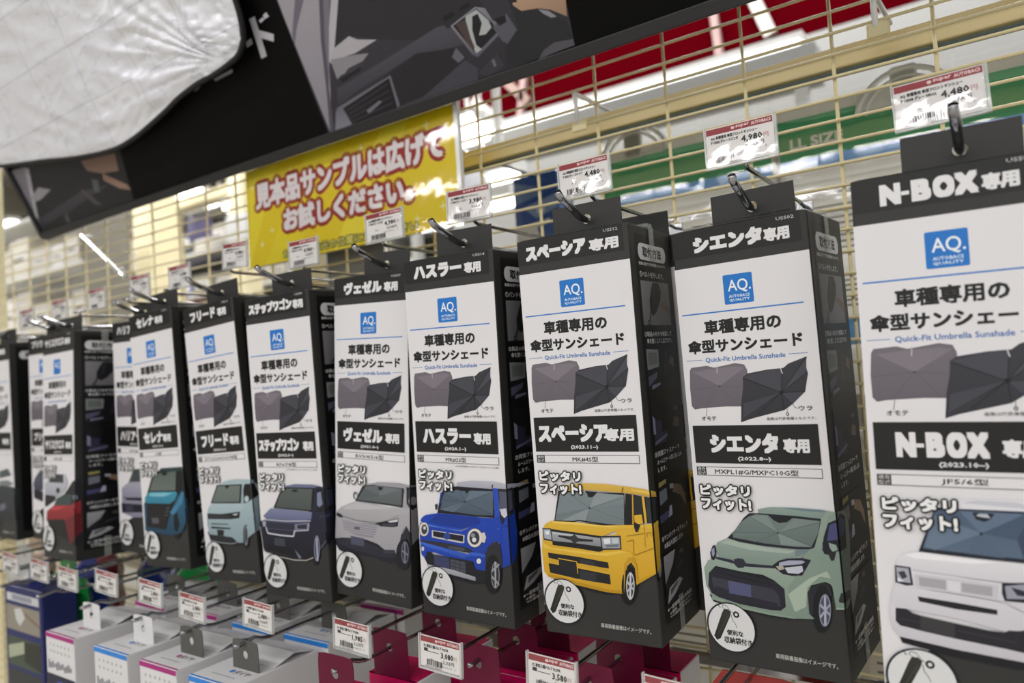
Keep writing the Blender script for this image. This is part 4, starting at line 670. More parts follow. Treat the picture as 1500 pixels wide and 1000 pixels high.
# ------------------------------------------------------------------ gondola: wire mesh, bar, uprights
MY = .765
mesh_t = empty('wire_mesh_panel', (-.65, MY, -.5)); tag(mesh_t, 'cream painted wire mesh panel behind the hanging sunshade boxes', 'wire panel')
vx0, pv = -.1197-.0857*24, .0857
zs = [.3263-.0212*k for k in range(-2, 50)]
XL, XR = -2.25, .42
wm = MB().tube([(XL+.65, 0, 0), (XR+.65, 0, 0)], .0016, 6)
hw = None
for z in zs:
    if hw is None: hw = wm.build('horizontal_wire', CREAM, mesh_t, True); o = hw
    else: o = hw.copy(); COL.objects.link(o); o.parent = mesh_t
    o.location = (0, -.0026, z+.5)
vw = None
k = 0
while vx0+pv*k < XR:
    x_ = vx0+pv*k; k += 1
    if vw is None: vw = MB().tube([(0, 0, zs[-1]+.5-.01), (0, 0, zs[0]+.5+.01)], .0019, 6).build('vertical_wire', CREAM, mesh_t, True); o = vw
    else: o = vw.copy(); COL.objects.link(o); o.parent = mesh_t
    o.location = (x_+.65, .0012, 0)
rail = MB().box(-1.0, XR, .792, .812, .2815, .3025).build('shelf_rail', mat('beige_rail', '#f3e0ac', .45, noise=.05), bevel=.0015)
tag(rail, 'beige metal crossbar right behind the top of the wire mesh', 'rail')
rail2 = MB().box(-1.0, XR, .797, .803, .2745, .2795).build('hanging_rail', mat('teal_rail', '#3f5450', .4)); tag(rail2, 'thin dark teal bar just under the beige crossbar', 'rail')
lrail = MB().box(-1.0, XR, .752, .762, -.323, -.3135).build('lower_rail', CHROME, bevel=.001); tag(lrail, 'bright metal rail low on the wire mesh under the boxes', 'rail')
for i, xx in enumerate((-2.2, -.97, .36)):
    o = MB().box(xx-.02, xx+.02, .815, .855, FZ+.161, 1.1 if i else .9).build('gondola_upright', CREAM_WALL, bevel=.002)
    tag(o, ['cream upright post at the far left end of the mesh', 'cream upright post behind the yellow sign', 'cream upright post at the right end of the mesh'][i], 'post')
base = MB().box(XL, XR, .5, 1.35, FZ, FZ+.16).build('floor_plinth', mat('base_grey', '#8d8a82', .5), bevel=.004); tag(base, 'grey plinth base of the shelf unit on the floor', 'shelf base')

# ------------------------------------------------------------------ header board (leaning out over the shelf)
b0 = at(65, 353, .70); b1 = at(842, 66, .70)
T = Vector((0, -.4229, .9062)); N = Vector((0, -.9062, -.4229))      # up along the board / out of its face
BO = Vector((b0.x, .70, (b0.z+b1.z)/2+.004))
def bd(px, py, lift=0):                       # seen spot -> mm on the board
    d = ray(px, py); o = BO+N*lift; t_ = o.dot(N)/d.dot(N); p = d*t_-o
    return (p.x*1000, p.dot(T)*1000)
board = empty('header_board', BO, (math.atan2(.4229, .9062), 0, 0)); tag(board, 'long black framed header board leaning out above the boxes, with car interior photographs', 'sign')
# local frame of the empty: x along, z up the board, -y out of the face
MB().box(0, 2.05, .0, .012, 0, .62).build('panel', mat('black_panel', '#050505', .6, spec=.12), board)
fr = MB().box(-.006, 2.056, -.006, .016, -.010, .004); fr.build('bottom_frame', mat('frame_dark', '#1f1f21', .35, spec=.5), board, bevel=.001)
MB().box(-.010, .002, -.006, .016, -.006, .62).build('side_frame', mat('frame_dark'), board)
A = Art()
def bp(L): return [bd(L[i], L[i+1]) for i in range(0, len(L), 2)]
P = lambda c, *L: A.poly(bp(L), c)
# right photograph: dashboard and sunshade
P('#45434c>#2c2b31', 405, 0, 380, -60, 830, -200, 829, 0, 842, 66, 490, 198, 483, 200)
P('#a9a5ad>#8e8a94', 383, -60, 405, -5, 418, 30, 486, 199, 484, 130, 480, 60, 484, 0, 490, -60)
P('#6f6a76', 437, -30, 445, 0, 435, 40, 432, 66, 428, 50, 432, 0)
P('#56525e', 466, -30, 470, 60, 478, 130, 484, 199, 490, 196, 482, 130, 482, 60, 486, -30)
P('#77727f', 472, -30, 476, 60, 482, 120, 484, 60, 482, -30)
P('#b9b5bd', 488, -40, 497, 0, 493, 60, 488, 95, 482, 90, 482, 40)
P('#2b2a2f', 500, -60, 700, -140, 829, -160, 829, -20, 740, 20, 690, 60, 552, 58, 530, 55, 511, 52, 490, 71, 494, 20)
P('#b4b0b7', 484, 90, 489, 71, 511, 53, 524, 58, 552, 58, 520, 78, 505, 83, 484, 87)
P('#8f8b92', 484, 88, 505, 83, 520, 80, 540, 78, 525, 98, 500, 110, 494, 116)
P('#3c3a42', 499, 118, 510, 100, 530, 90, 533, 95, 520, 110, 503, 120); P('#17171a', 498, 116, 528, 98, 530, 102, 502, 121)
P('#514f59>#3a3942', 494, 130, 560, 90, 640, 40, 690, 25, 700, 60, 660, 70, 600, 85, 560, 110, 520, 135, 495, 155)
P('#232227', 560, 115, 610, 78, 668, 70, 684, 84, 660, 110, 618, 145, 584, 158)
P('#66646e', 668, 70, 681, 84, 672, 92, 662, 84)
P('#44434c', 580, 158, 620, 142, 681, 88, 700, 100, 700, 118, 640, 140, 588, 160)
P('#6d6b77>#8b8994', 492, 162, 502, 158, 518, 186, 511, 189, 491, 199)
P('#6d6b77', 491, 160, 572, 110, 586, 154, 582, 158, 570, 116, 500, 160); P('#15151a', 504, 158, 570, 114, 582, 157, 522, 182)
for k in range(5): P('#2f2e35', 508+k*3, 160+k*5.2, 567+k*2.6, 122+k*9, 568+k*2.6, 125+k*9, 510+k*3, 163+k*5.2)
P('#75737e', 537, 162, 556, 147, 560, 149, 541, 166)
P('#2a292e', 640, 24, 684, 0, 694, 0, 696, 20, 700, 30, 655, 42); P('#151518', 648, 25, 664, 16, 668, 22, 652, 32); P('#151518', 672, 12, 686, 3, 690, 8, 676, 16)
P('#8b8892>#5d5b66', 660, 38, 696, 10, 712, 12, 728, 34, 732, 50, 700, 84, 692, 80)
P('#1a1a1e', 664, 38, 698, 12, 722, 34, 728, 48, 700, 76, 694, 74)
P('#b3b8b8', 682, 24, 698, 14, 716, 30, 720, 40, 712, 50, 702, 52, 706, 34, 700, 20, 692, 24, 692, 44, 698, 66, 706, 72, 698, 78, 684, 50)
P('#4c3f3b', 668, 36, 682, 28, 690, 56, 696, 70, 690, 70)
P('#34333b', 703, 0, 745, -15, 752, 20, 740, 36, 722, 30); P('#5a5863', 722, 40, 742, 20, 758, 44, 748, 66, 736, 60); P('#15151a', 724, 28, 740, 22, 742, 32, 732, 38)
P('#26262b', 740, -10, 760, 10, 790, 14, 829, 30, 842, 66, 790, 86, 745, 96, 740, 70, 760, 40)
P('#c3a38a>#9c7d66', 744, -20, 829, -30, 829, 0, 831, 24, 806, 14, 788, 12, 764, 16, 752, 8)
P('#1c1b20', 748, 0, 756, -2, 758, 3, 750, 4); P('#8f8d96', 788, 13, 804, 16, 816, 24, 808, 26, 796, 20)
P('#57545c', 789, 88, 796, 74, 812, 62, 840, 57, 842, 66, 810, 78)
P('#3a3940', 700, 108, 728, 78, 740, 96, 716, 112); P('#6f6d78', 720, 88, 724, 86, 728, 96, 724, 98)
A.build('printed_dashboard', board, print_mat('gloss_print', .5)); A = Art(); A.n = 3
# left photograph
P('#26252a>#1b1b1f', 40, 240, 170, 200, 195, 290, 200, 304, 68, 352, 60, 340)
P('#86838c>#4d4b54', 16, 250, 38, 244, 60, 330, 68, 351, 62, 350)
P('#a7a4ab', 36, 248, 42, 246, 56, 320, 52, 318); P('#8e8b90', 46, 290, 56, 274, 74, 278, 60, 292, 52, 296)
P('#3d3b43>#2c2b31', 58, 320, 120, 280, 160, 270, 130, 290, 64, 336); P('#15151a', 64, 330, 96, 312, 104, 336, 72, 346)
P('#46434c', 94, 316, 98, 312, 108, 336, 104, 338); P('#55525c', 62, 334, 72, 346, 68, 351)
P('#84695c', 118, 236, 168, 224, 174, 250, 150, 254, 128, 250); P('#8f7263', 150, 254, 186, 270, 192, 278, 176, 276, 152, 264)
P('#4f5658', 134, 262, 144, 264, 146, 282, 138, 280); P('#4a4648', 120, 276, 150, 300, 140, 300, 118, 280); P('#3f3d45', 182, 304, 186, 298, 200, 298, 200, 305)
A.build('printed_interior', board, print_mat('gloss_print', .5)); A = Art()
# kana above the sunshade edge
for nm_, shapes in (('kana_print', (('#c9c7cf', 365, 28, 373, 24, 391, 82, 383, 86), ('#c9c7cf', 379, 44, 401, 50, 401, 61, 380, 55), ('#c9c7cf', 360, 62, 368, 56, 370, 64, 362, 70))),
                    ('kana_mark', (('#c9c7cf', 379, 30, 385, 25, 388, 28, 382, 34),)), ('kana_mark', (('#c9c7cf', 385, 22, 390, 18, 394, 24, 388, 28),)),
                    ('white_dash', (('#a9a7af', 313, 116, 340, 101, 341, 106, 316, 119),)), ('white_dash', (('#8b8a90', 284, 133, 292, 126, 294, 127, 287, 134),))):
    A = Art()
    for c_, *L_ in shapes: P(c_, *L_)
    A.build(nm_, board, print_mat('gloss_print', .32))
# hanging rods of the board
for xx in (.35, 1.75):
    MB().tube([(xx, .01, .5), (xx, .35, .75)], .004, 6).build('support_rod', CHROME, board)

# ------------------------------------------------------------------ silver sunshade hung in front of the board
OUT_PX = [(0, 243), (60, 236), (120, 229), (165, 219), (195, 203), (222, 181), (245, 160), (262, 143), (290, 122), (315, 108), (337, 92), (349, 80), (355, 62), (354, 40), (350, 20), (344, 0), (325, -60), (280, -120), (200, -160), (60, -180), (-80, -170), (-180, -110), (-220, 0), (-200, 120), (-140, 210), (-60, 240)]
LIFT = .022
out = [Vector(bd(x_, y_, LIFT))/1000 for x_, y_ in OUT_PX]
cen = Vector(bd(130, 40, LIFT))/1000
def resample(P_, n):
    Q = []; m_ = len(P_)
    for i in range(n):
        f = i/n*m_; a = int(f); t_ = f-a
        p0, p1, p2, p3 = (P_[(a-1) % m_], P_[a % m_], P_[(a+1) % m_], P_[(a+2) % m_])
        Q.append(.5*((2*p1)+(p2-p0)*t_+(2*p0-5*p1+4*p2-p3)*t_*t_+(3*p1-p0-3*p2+p3)*t_**3))
    return Q
NR, NA = 46, 312
ro = resample(out, NA)
from mathutils import noise as mn
corner = Vector(bd(320, 88, LIFT))/1000
def crumple(p):
    q = p-corner; d = q.length; a = math.atan2(q.y, q.x)
    fold = (abs(mn.noise(Vector((a*5.0, d*2.0, 1.3))))*2-.6)*.010*min(1, d/.04)*math.exp(-d/.28)
    fold += (.5-abs(mn.noise(Vector((p.x*9+p.y*14, p.y*16, 4)))))*.007
    fold += (.5-abs(mn.noise(Vector((p.x*24-p.y*18, p.y*46, 9)))))*.0034*(1+1.6*math.exp(-d/.2))
    fold += mn.noise(Vector((p.x*4, p.y*5, 7)))*.006
    return fold
vs = [(cen.x, -LIFT-crumple(cen), cen.y)]; fs = []
for r_ in range(1, NR+1):
    s_ = (r_/NR)
    for i in range(NA):
        p = cen+(ro[i]-cen)*s_; vs.append((p.x, -LIFT-crumple(p)*(1 if s_ < .97 else .4), p.y))
for i in range(NA): fs.append((0, 1+i, 1+(i+1) % NA))
for r_ in range(NR-1):
    for i in range(NA):
        a = 1+r_*NA+i; b = 1+r_*NA+(i+1) % NA; fs.append((a, a+NA, b+NA, b))
shade = empty('car_sunshade', BO, board.rotation_euler); tag(shade, 'crumpled silver fabric car sunshade with black edge hung on the header board', 'sunshade')
me = bpy.data.meshes.new('sheet'); me.from_pydata(vs, [], fs); me.polygons.foreach_set('use_smooth', [True]*len(fs))
sm = bpy.data.materials.new('silver_fabric'); sm.use_nodes = True; nt = sm.node_tree; bs = nt.nodes['Principled BSDF']
bs.inputs['Roughness'].default_value = .3; bs.inputs['Metallic'].default_value = .1
tc = nt.nodes.new('ShaderNodeTexCoord'); mp = nt.nodes.new('ShaderNodeMapping'); mp.inputs['Rotation'].default_value = (R_(90), 0, 0)
br = nt.nodes.new('ShaderNodeTexBrick'); br.offset = 0; br.inputs['Scale'].default_value = 1; br.inputs['Brick Width'].default_value = .135; br.inputs['Row Height'].default_value = .085
br.inputs['Mortar Size'].default_value = .0008; br.inputs['Color1'].default_value = (*lin('#f2f3f9'), 1); br.inputs['Color2'].default_value = (*lin('#ecedf4'), 1); br.inputs['Mortar'].default_value = (*lin('#cfd0da'), 1)
nz = nt.nodes.new('ShaderNodeTexNoise'); nz.inputs['Scale'].default_value = 26; nz.inputs['Detail'].default_value = 2
cr = nt.nodes.new('ShaderNodeValToRGB'); cr.color_ramp.elements[0].position = .485; cr.color_ramp.elements[0].color = (1, 1, 1, 1)
cr.color_ramp.elements[1].position = .5; cr.color_ramp.elements[1].color = (.78, .79, .84, 1); e_ = cr.color_ramp.elements.new(.515); e_.color = (1, 1, 1, 1)
mx = nt.nodes.new('ShaderNodeMix'); mx.data_type = 'RGBA'; mx.blend_type = 'MULTIPLY'; mx.inputs[0].default_value = .8
nt.links.new(tc.outputs['Object'], mp.inputs[0]); nt.links.new(mp.outputs[0], br.inputs[0]); nt.links.new(tc.outputs['Object'], nz.inputs[0]); nt.links.new(nz.outputs['Fac'], cr.inputs[0])
nt.links.new(br.outputs['Color'], mx.inputs[6]); nt.links.new(cr.outputs[0], mx.inputs[7]); nt.links.new(mx.outputs[2], bs.inputs['Base Color'])
link('sheet', me, shade, sm)
MB().tube([(p.x, -LIFT+.001, p.y) for p in ro]+[(ro[0].x, -LIFT+.001, ro[0].y)], .0042, 8, False).build('black_binding', mat('binding', '#19191b', .7), shade, True)
MB().box(cen.x-.01, cen.x+.01, -LIFT+.004, -.001, cen.y-.01, cen.y+.01).build('fixing_pad', BLACK_PLASTIC, shade)

# ------------------------------------------------------------------ yellow sign in its clear holder
SY = .72
s0 = at(360, 258, SY); s1 = at(676, 345, SY)
SX0, SX1, SZ0, SZ1 = s0.x, at(671, 250, SY).x, at(363, 394, SY).z, at(668, 150, SY).z
sign = empty('yellow_sign', ((SX0+SX1)/2, SY, SZ1)); tag(sign, 'glossy yellow sign with red-edged white Japanese writing hanging under the header board', 'sign')
ox, oz = (SX0+SX1)/2, SZ1
def sg(px, py): p = at(px, py, SY-.002); return ((p.x-ox)*1000, (p.z-oz)*1000)
hw_ = (SX1-SX0)/2
MB().box(-hw_, hw_, 0, .0015, SZ0-SZ1, 0).build('card', mat('yellow_card', '#ecd200', .5), sign)
A = Art()
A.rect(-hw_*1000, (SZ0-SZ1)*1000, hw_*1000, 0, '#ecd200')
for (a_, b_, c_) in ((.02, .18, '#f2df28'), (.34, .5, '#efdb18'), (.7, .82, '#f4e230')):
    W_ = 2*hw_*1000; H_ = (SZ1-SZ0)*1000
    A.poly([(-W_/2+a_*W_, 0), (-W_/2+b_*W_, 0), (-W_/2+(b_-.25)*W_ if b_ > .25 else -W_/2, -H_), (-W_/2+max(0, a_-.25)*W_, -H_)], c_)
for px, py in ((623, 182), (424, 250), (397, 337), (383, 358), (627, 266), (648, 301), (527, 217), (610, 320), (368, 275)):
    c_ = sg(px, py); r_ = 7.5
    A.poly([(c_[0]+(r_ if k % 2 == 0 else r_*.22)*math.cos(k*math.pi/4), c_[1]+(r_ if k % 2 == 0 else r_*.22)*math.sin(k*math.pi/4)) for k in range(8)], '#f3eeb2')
def sline(s, bl, br_, tl, c, **kw):
    a = sg(*bl); b = sg(*br_); t_ = sg(*tl); A.text(s, a[0], a[1], b[0], t_[1], c, **kw)
def sline2(s, x0, x1, z0, z1, c, **kw): A.text(s, x0, z0, x1, z1, c, **kw)
a = sg(375, 303); b = sg(641, 233); tl = sg(642, 195)
sline2('見本品サンプルは広げて', a[0], b[0]+8, a[1]-3, a[1]+34, '#efe9ea', bold=1.9, outline=8, oc='#9c0a10', res=3)
a = sg(416, 334); b = sg(603, 300)
sline2('お試しください。', a[0], b[0], a[1]-4, a[1]+28, '#efe9ea', bold=1.9, outline=8, oc='#9c0a10', res=3)
a = sg(414, 374); b = sg(611, 326)
sline2('お試し後は元の位置にお戻し下さい', a[0], b[0], a[1]-4, a[1]+8, '#e6dc6a', bold=.3, outline=1.6, oc='#33330f', res=2)
sgm = print_mat('matte_print', .5)
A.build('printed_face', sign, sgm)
MB().box(-hw_-.004, hw_+.006, -.0035, -.0030, SZ0-SZ1-.004, .003).build('clear_cover', film_mat('sign_cover', 2.0, .12, 26), sign)
MB().box(-hw_-.004, hw_+.006, -.004, .004, .001, .005).build('clear_rail', mat('clear_rail', '#dfe3e0', .15, alpha=.5, coat=1), sign, bevel=.001)
for k in (-.16, -.02, .13): MB().box(k-.008, k+.008, -.004, .003, .004, .009).build('clip', CLEAR, sign)
MB().box(hw_+.001, hw_+.007, -.004, .003, SZ0-SZ1, .003).build('edge_strip', mat('edge_strip', '#f2f2ee', .2, coat=1), sign)

# ------------------------------------------------------------------ sunshade boxes
W, D, H = BOX_W, BOX_D, BOX_H; PIV = .03
WM = W*1000
#        X        Y       Z       yaw     roll     tilt
POSE = {
 'nbox': (-0.0234, 0.515, -0.0017, 0.0074, 0.0126, -0.0193),
 'sienta': (-0.1656, 0.5572, -0.0064, -0.068, -0.0066, 0.02),
 'spacia': (-0.2979, 0.5371, 0.0048, 0.0266, -0.0019, 0.0152),
 'hustler': (-0.4264, 0.5309, 0.0034, 0.0124, 0.021, 0.0169),
 'vezel': (-0.549, 0.555, 0.0028, 0.018, 0.0462, -0.0216),
 'step': (-0.6765, 0.5312, -0.0046, 0.0374, -0.0085, 0.0189),
 'freed': (-0.817, 0.537, 0.0002, -0.0103, -0.0584, 0.016),
 'serena': (-0.9522, 0.5409, 0.0045, -0.0158, -0.0477, 0.0005),
 'harrier': (-1.0613, 0.5754, 0.0027, -0.0018, 0.0169, 0.0032),
 'yaris': (-1.2062, 0.5403, -0.0041, -0.027, -0.0181, -0.0375),
 'prius': (-1.341, 0.576, 0.004, -0.0042, -0.0061, -0.0133),
 'boxa': (-1.480, 0.5582, -0.0007, 0.0008, 0.0, 0.0043)}
# name, extents in header, extents in band, year, model line, code
INFO = {
 'nbox': ('N-BOX', (-36.2, 16.6), (-37, 12), (18, 36.5), '(2023.10~)', 'JF5/6型', 'USS08', 'white boxy car'),
 'sienta': ('シエンタ', (-35.3, 19.8), (-36, 17.5), (20.8, 39.5), '(2022.8~)', 'MXPL1#G/MXPC10G型', 'USS02', 'pale green rounded minivan'),
 'spacia': ('スペーシア', (-44.6, 14), (-45.6, 20.9), (17, 43.5), '(2023.11~)', 'MK#4S型', 'USS12', 'yellow boxy car'),
 'hustler': ('ハスラー', (-40.8, 17), (-40.5, 17), (20, 38.8), '(2020.1~)', 'MR#2S型', 'USS14', 'blue car with round headlights'),
 'vezel': ('ヴェゼル', (-37.7, 17.3), (-40, 16.5), (20.5, 39.5), '(2021.4~)', 'RV3/4/5/6型', 'USS07', 'pale grey sport utility car'),
 'step': ('ステップワゴン', (-46.8, 25.8), (-46.2, 20.8), (27, 43.2), '(2022.5~)', 'RP6/7/8型', 'USS09', 'dark violet blue van'),
 'freed': ('フリード', (-37.6, 16), (-38.8, 18), (20.5, 38), '(2024.6~)', 'GT1/2/3/4/5/6/7/8型', 'USS13', 'light blue minivan'),
 'serena': ('セレナ', (-35, 9), (-36, 12), (12.2, 31), '(2022.12~)', 'C28型', 'USS10', 'turquoise minivan'),
 'harrier': ('ハリアー', (-40, 15), (-40, 16), (19, 38), '(2020.6~)', 'MXUA8#型', 'USS05', 'lilac grey car'),
 'yaris': ('ヤリスクロス', (-44, 22), (-45, 20), (24, 42), '(2020.9~)', 'MXPB1#型', 'USS04', 'small white car and a red car'),
 'prius': ('プリウス', (-40, 15), (-40, 16), (19, 38), '(2023.1~)', 'MXWH6#型', 'USS06', 'dark grey car at the left edge'),
 'boxa': (None, None, None, (14, 38), '', '', '', 'dark car at the frame edge')}
FAR = ('boxa', 'prius', 'yaris', 'harrier')
PAPER, INK, BLUE = '#e4e2e4', '#1c1c1c', '#1f76c8'
S0 = PIV*1000                                  # art z=0 is the box top, local z=-PIV
def f_front(u, v, h): return (u, -h, v-PIV)
def f_side(u, v, h): return (W/2+h, u, v-PIV)
def clip(pts, lim, keep_less):
    o = []
    for i in range(len(pts)):
        a, b = pts[i], pts[(i+1) % len(pts)]; ia, ib = (a[0] <= lim) == keep_less, (b[0] <= lim) == keep_less
        if ia: o.append(a)
        if ia != ib: t_ = (lim-a[0])/(b[0]-a[0]); o.append((lim, a[1]+(b[1]-a[1])*t_))
    return o
def umbrella_pictures(A, full):
    # closed panel seen from its front, then the open back with ribs
    A.poly([-47.5, -111, -46, -108.5, -33, -107.6, -27, -109.5, -10, -107, -3, -108.5, -1, -113, -1, -137, -3, -140.5, -20, -140, -40, -140.8, -46, -141.8, -48.4, -139, -48.6, -125], '#726b73>#676069')
    A.poly([-45, -112, -24, -124, -3, -111, -10, -109.5, -30, -110.5], '#7f7880'); A.line([-47, -126, -24, -124, -2, -126], .25, '#5a535b'); A.line([-38, -141, -24, -124, -10, -140], .25, '#5a535b')
    A.ell(-24, -124, .8, .8, '#4a444c', 8)
    A.line([-24.5, -108, -25, -114], .5, '#c9c5c9')
    A.poly([-4.8, -118, -1, -115.5, 14, -113.5, 26, -113, 30, -110, 43.5, -105.6, 42, -112, 43.2, -118, 40, -131, 30, -140, 24, -144, -2, -150, -9.5, -152.5, -8, -138, -5.5, -126], '#3b3b42>#303037')
    A.poly([23, -131, -4, -118, 14, -114, 25, -114], '#46464e'); A.poly([23, -131, 43, -107, 42, -118], '#484850'); A.poly([23, -131, -8, -151, -6, -138], '#43434b')
    A.poly([23, -131, 40, -131, 30, -139], '#45454d')
    for e in ((-5, -119), (-8, -150), (25, -113.5), (43, -106), (40, -131), (24, -143), (4, -147), (43, -117)): A.line([23, -131, e[0], e[1]], .45, '#17171b')
    A.ell(23, -131, 1.6, 1.6, '#15151a', 8)
    A.line([24, -113, 25, -117], .7, '#d0ccd0')
    if full:
        A.text('オモテ', -41, -150.5, -29, -147.3, '#2a2a2a', bold=.06, n=4)
        A.text('ウラ', 34.5, -144.5, 44, -141.2, '#2a2a2a', bold=.06, n=4)
        A.text('画像は代表車種のものです。', 10.5, -151.4, 46, -149, '#2c2c2c', res=1)
        A.line([-36, -141, -37, -147], .3, '#444444'); A.line([30, -138, 31.5, -142, 34, -143], .3, '#444444'); A.line([26, -142, 26, -145.5], .3, '#444444')
        A.ell(26, -147, 1.1, 1.3, INK, 10); A.ell(26, -147, .5, .7, PAPER, 8)
def big_text(A, s, x0, x1, z0, z1, c, full, bold=.95):
    if s == 'N-BOX':
        L_ = x1-x0; zm = (z0+z1)/2
        A.text('N', x0+1, z0+1, x0+L_*.20, z1-1, c, bold=1.15, res=3); A.rect(x0+L_*.225, zm-1.6, x0+L_*.31, zm+.8, c)
        for ch, a_, b_ in (('B', .335, .53), ('O', .555, .765), ('X', .765, .995)): A.text(ch, x0+L_*a_+1, z0+1, x0+L_*b_-1, z1-1, c, bold=1.15, res=5)
        return
    A.text(s, x0+bold, z0+bold, x1-bold, z1-bold, c, bold=bold, res=4 if s[0] == 'N' else 2, n=8 if full else 4)
def front_print(key):
    nm, hx, bx, sx, yr, model, code, _ = INFO[key]; full = key not in FAR
    A = Art(f_front)
    right = 52.6-.15 if key != 'nbox' else 52.8
    A.rect(-WM/2+.2, -21.8, 47.9, -.6, INK)
    if nm: big_text(A, nm, hx[0], hx[1], -18.9, -5.8, '#e6e5e6', full)
    A.text('専用', sx[0]+.5, -18.3, sx[1]-.5, -9.4, '#e6e5e6', bold=.55, res=1)
    if code: A.text(code, 30.8, -4.6, 43.6, -2.2, '#c8c8c8', bold=.05, n=4, res=1)
    # white field with curved foot
    foot = [(-WM/2+.1, -317), (-48, -311), (-40, -302), (-28, -293), (-10, -285), (10, -278), (30, -270), (52.2, -262)]
    A.poly([(-WM/2+.1, -29.5), *foot, (52.2, -29.3)], PAPER)
    # blue square mark
    A.rect(-13.6, -61.8, 9.3, -39.1, BLUE, r=1.2)
    A.text('AQ.', -10, -53.4, 7.6, -43.4, '#f2f5f8', bold=.12, n=6, res=5)
    if full:
        A.text('AUTOBACS', -9.8, -56.9, 6.2, -54.8, '#dbe8f4', bold=.1, n=4, res=1); A.text('QUALITY', -9.8, -60.0, 6.2, -57.9, '#dbe8f4', bold=.1, n=4, res=1)
    A.rect(-49.6, -67, 45, -66, BLUE)
    A.text('車種専用の', -31.7, -83.2, 27.2, -72.7, INK, bold=.42, res=2); A.text('傘型サンシェード', -46.4, -97.6, 41.4, -87.8, INK, bold=.42, res=2)
    A.text('Quick-Fit Umbrella Sunshade', -33.4, -105.6, 28.4, -101.5, '#3c6fb4', bold=.12, n=4, res=2); A.rect(-49.4, -103.2, -36, -102.8, '#3c6fb4'); A.rect(31, -103.2, 44.7, -102.8, '#3c6fb4')
    umbrella_pictures(A, full)
    A.rect(-49.3, -184, 46.6, -154.6, INK)
    if nm: big_text(A, nm, bx[0], bx[1], -176, -161, '#e6e5e6', full)
    A.text('専用', sx[0]+.5, -175, sx[1]-.5, -165.5, '#e6e5e6', bold=.55, res=1)
    if yr: A.text(yr, -14.5, -182.3, 10.7, -178.8, '#dddddd', bold=.2, n=4, res=1)
    A.rect(-49, -193.7, 46.6, -186.9, '#3a3a3a'); A.rect(-48.6, -193.3, 46.2, -187.3, PAPER); A.rect(-49, -193.7, -41, -186.9, '#222222')
    if full:
        A.text('適合', -48.4, -190, -41.6, -187.3, '#dddddd', res=1); A.text('型式', -48.4, -193.3, -41.6, -190.6, '#dddddd', res=1)
    if model:
        hw2 = min(34, 2.0*len(model)); A.text(model, -2-hw2, -192.6, -2+hw2, -188.2, '#2a2a2a', bold=.12, n=4, res=1)
    if key in ('hustler', 'step'): A.text('※2020年2月発売のマツダ フレアクロスオーバーにも適合', -3, -197.2, 46, -195.3, '#333333', res=1)
    A.text('車両装着画像はイメージです。', .5, -329.3, 44.6, -325.6, '#b9b9b4', bold=.1, n=4, res=1)
    return A
def badge(A, full):
    A.ell(-32.4, -311, 19.4, 19.2, '#23232e', 40); A.ell(-32.0, -311, 18.4, 18.2, '#dcdcdc', 40)
    A.poly([-46.6, -319.5, -44.4, -322.6, -41.4, -320.8, -32, -302.5, -31, -299.2, -33, -297.2, -36.6, -297.4, -38.4, -300.6], '#33332d>#24241f')
    A.line([-33.6, -302, -42.6, -317], .3, '#55554a'); A.line([-35, -298, -38, -296, -37, -294.2, -34, -294.6, -31.4, -298.4, -28, -300.4], .35, '#2c2c2c')
    A.line([-31, -301, -30.4, -305, -28.4, -307.6, -27.2, -310.6], .4, '#3a3a3a'); A.line([-41, -294.6, -39.4, -296.6], .6, '#222222')
    A.ell(-27, -300.4, 2.5, 2.5, '#17171a', 14); A.ell(-27, -300.4, 1.2, 1.2, '#dcdcdc', 10)
    A.text('便利な', -35.6, -317, -22.8, -313, '#202024', bold=.18, n=4, res=1); A.text('収納袋付き', -38.2, -323.4, -16.4, -318.4, '#202024', bold=.18, n=4, res=1)
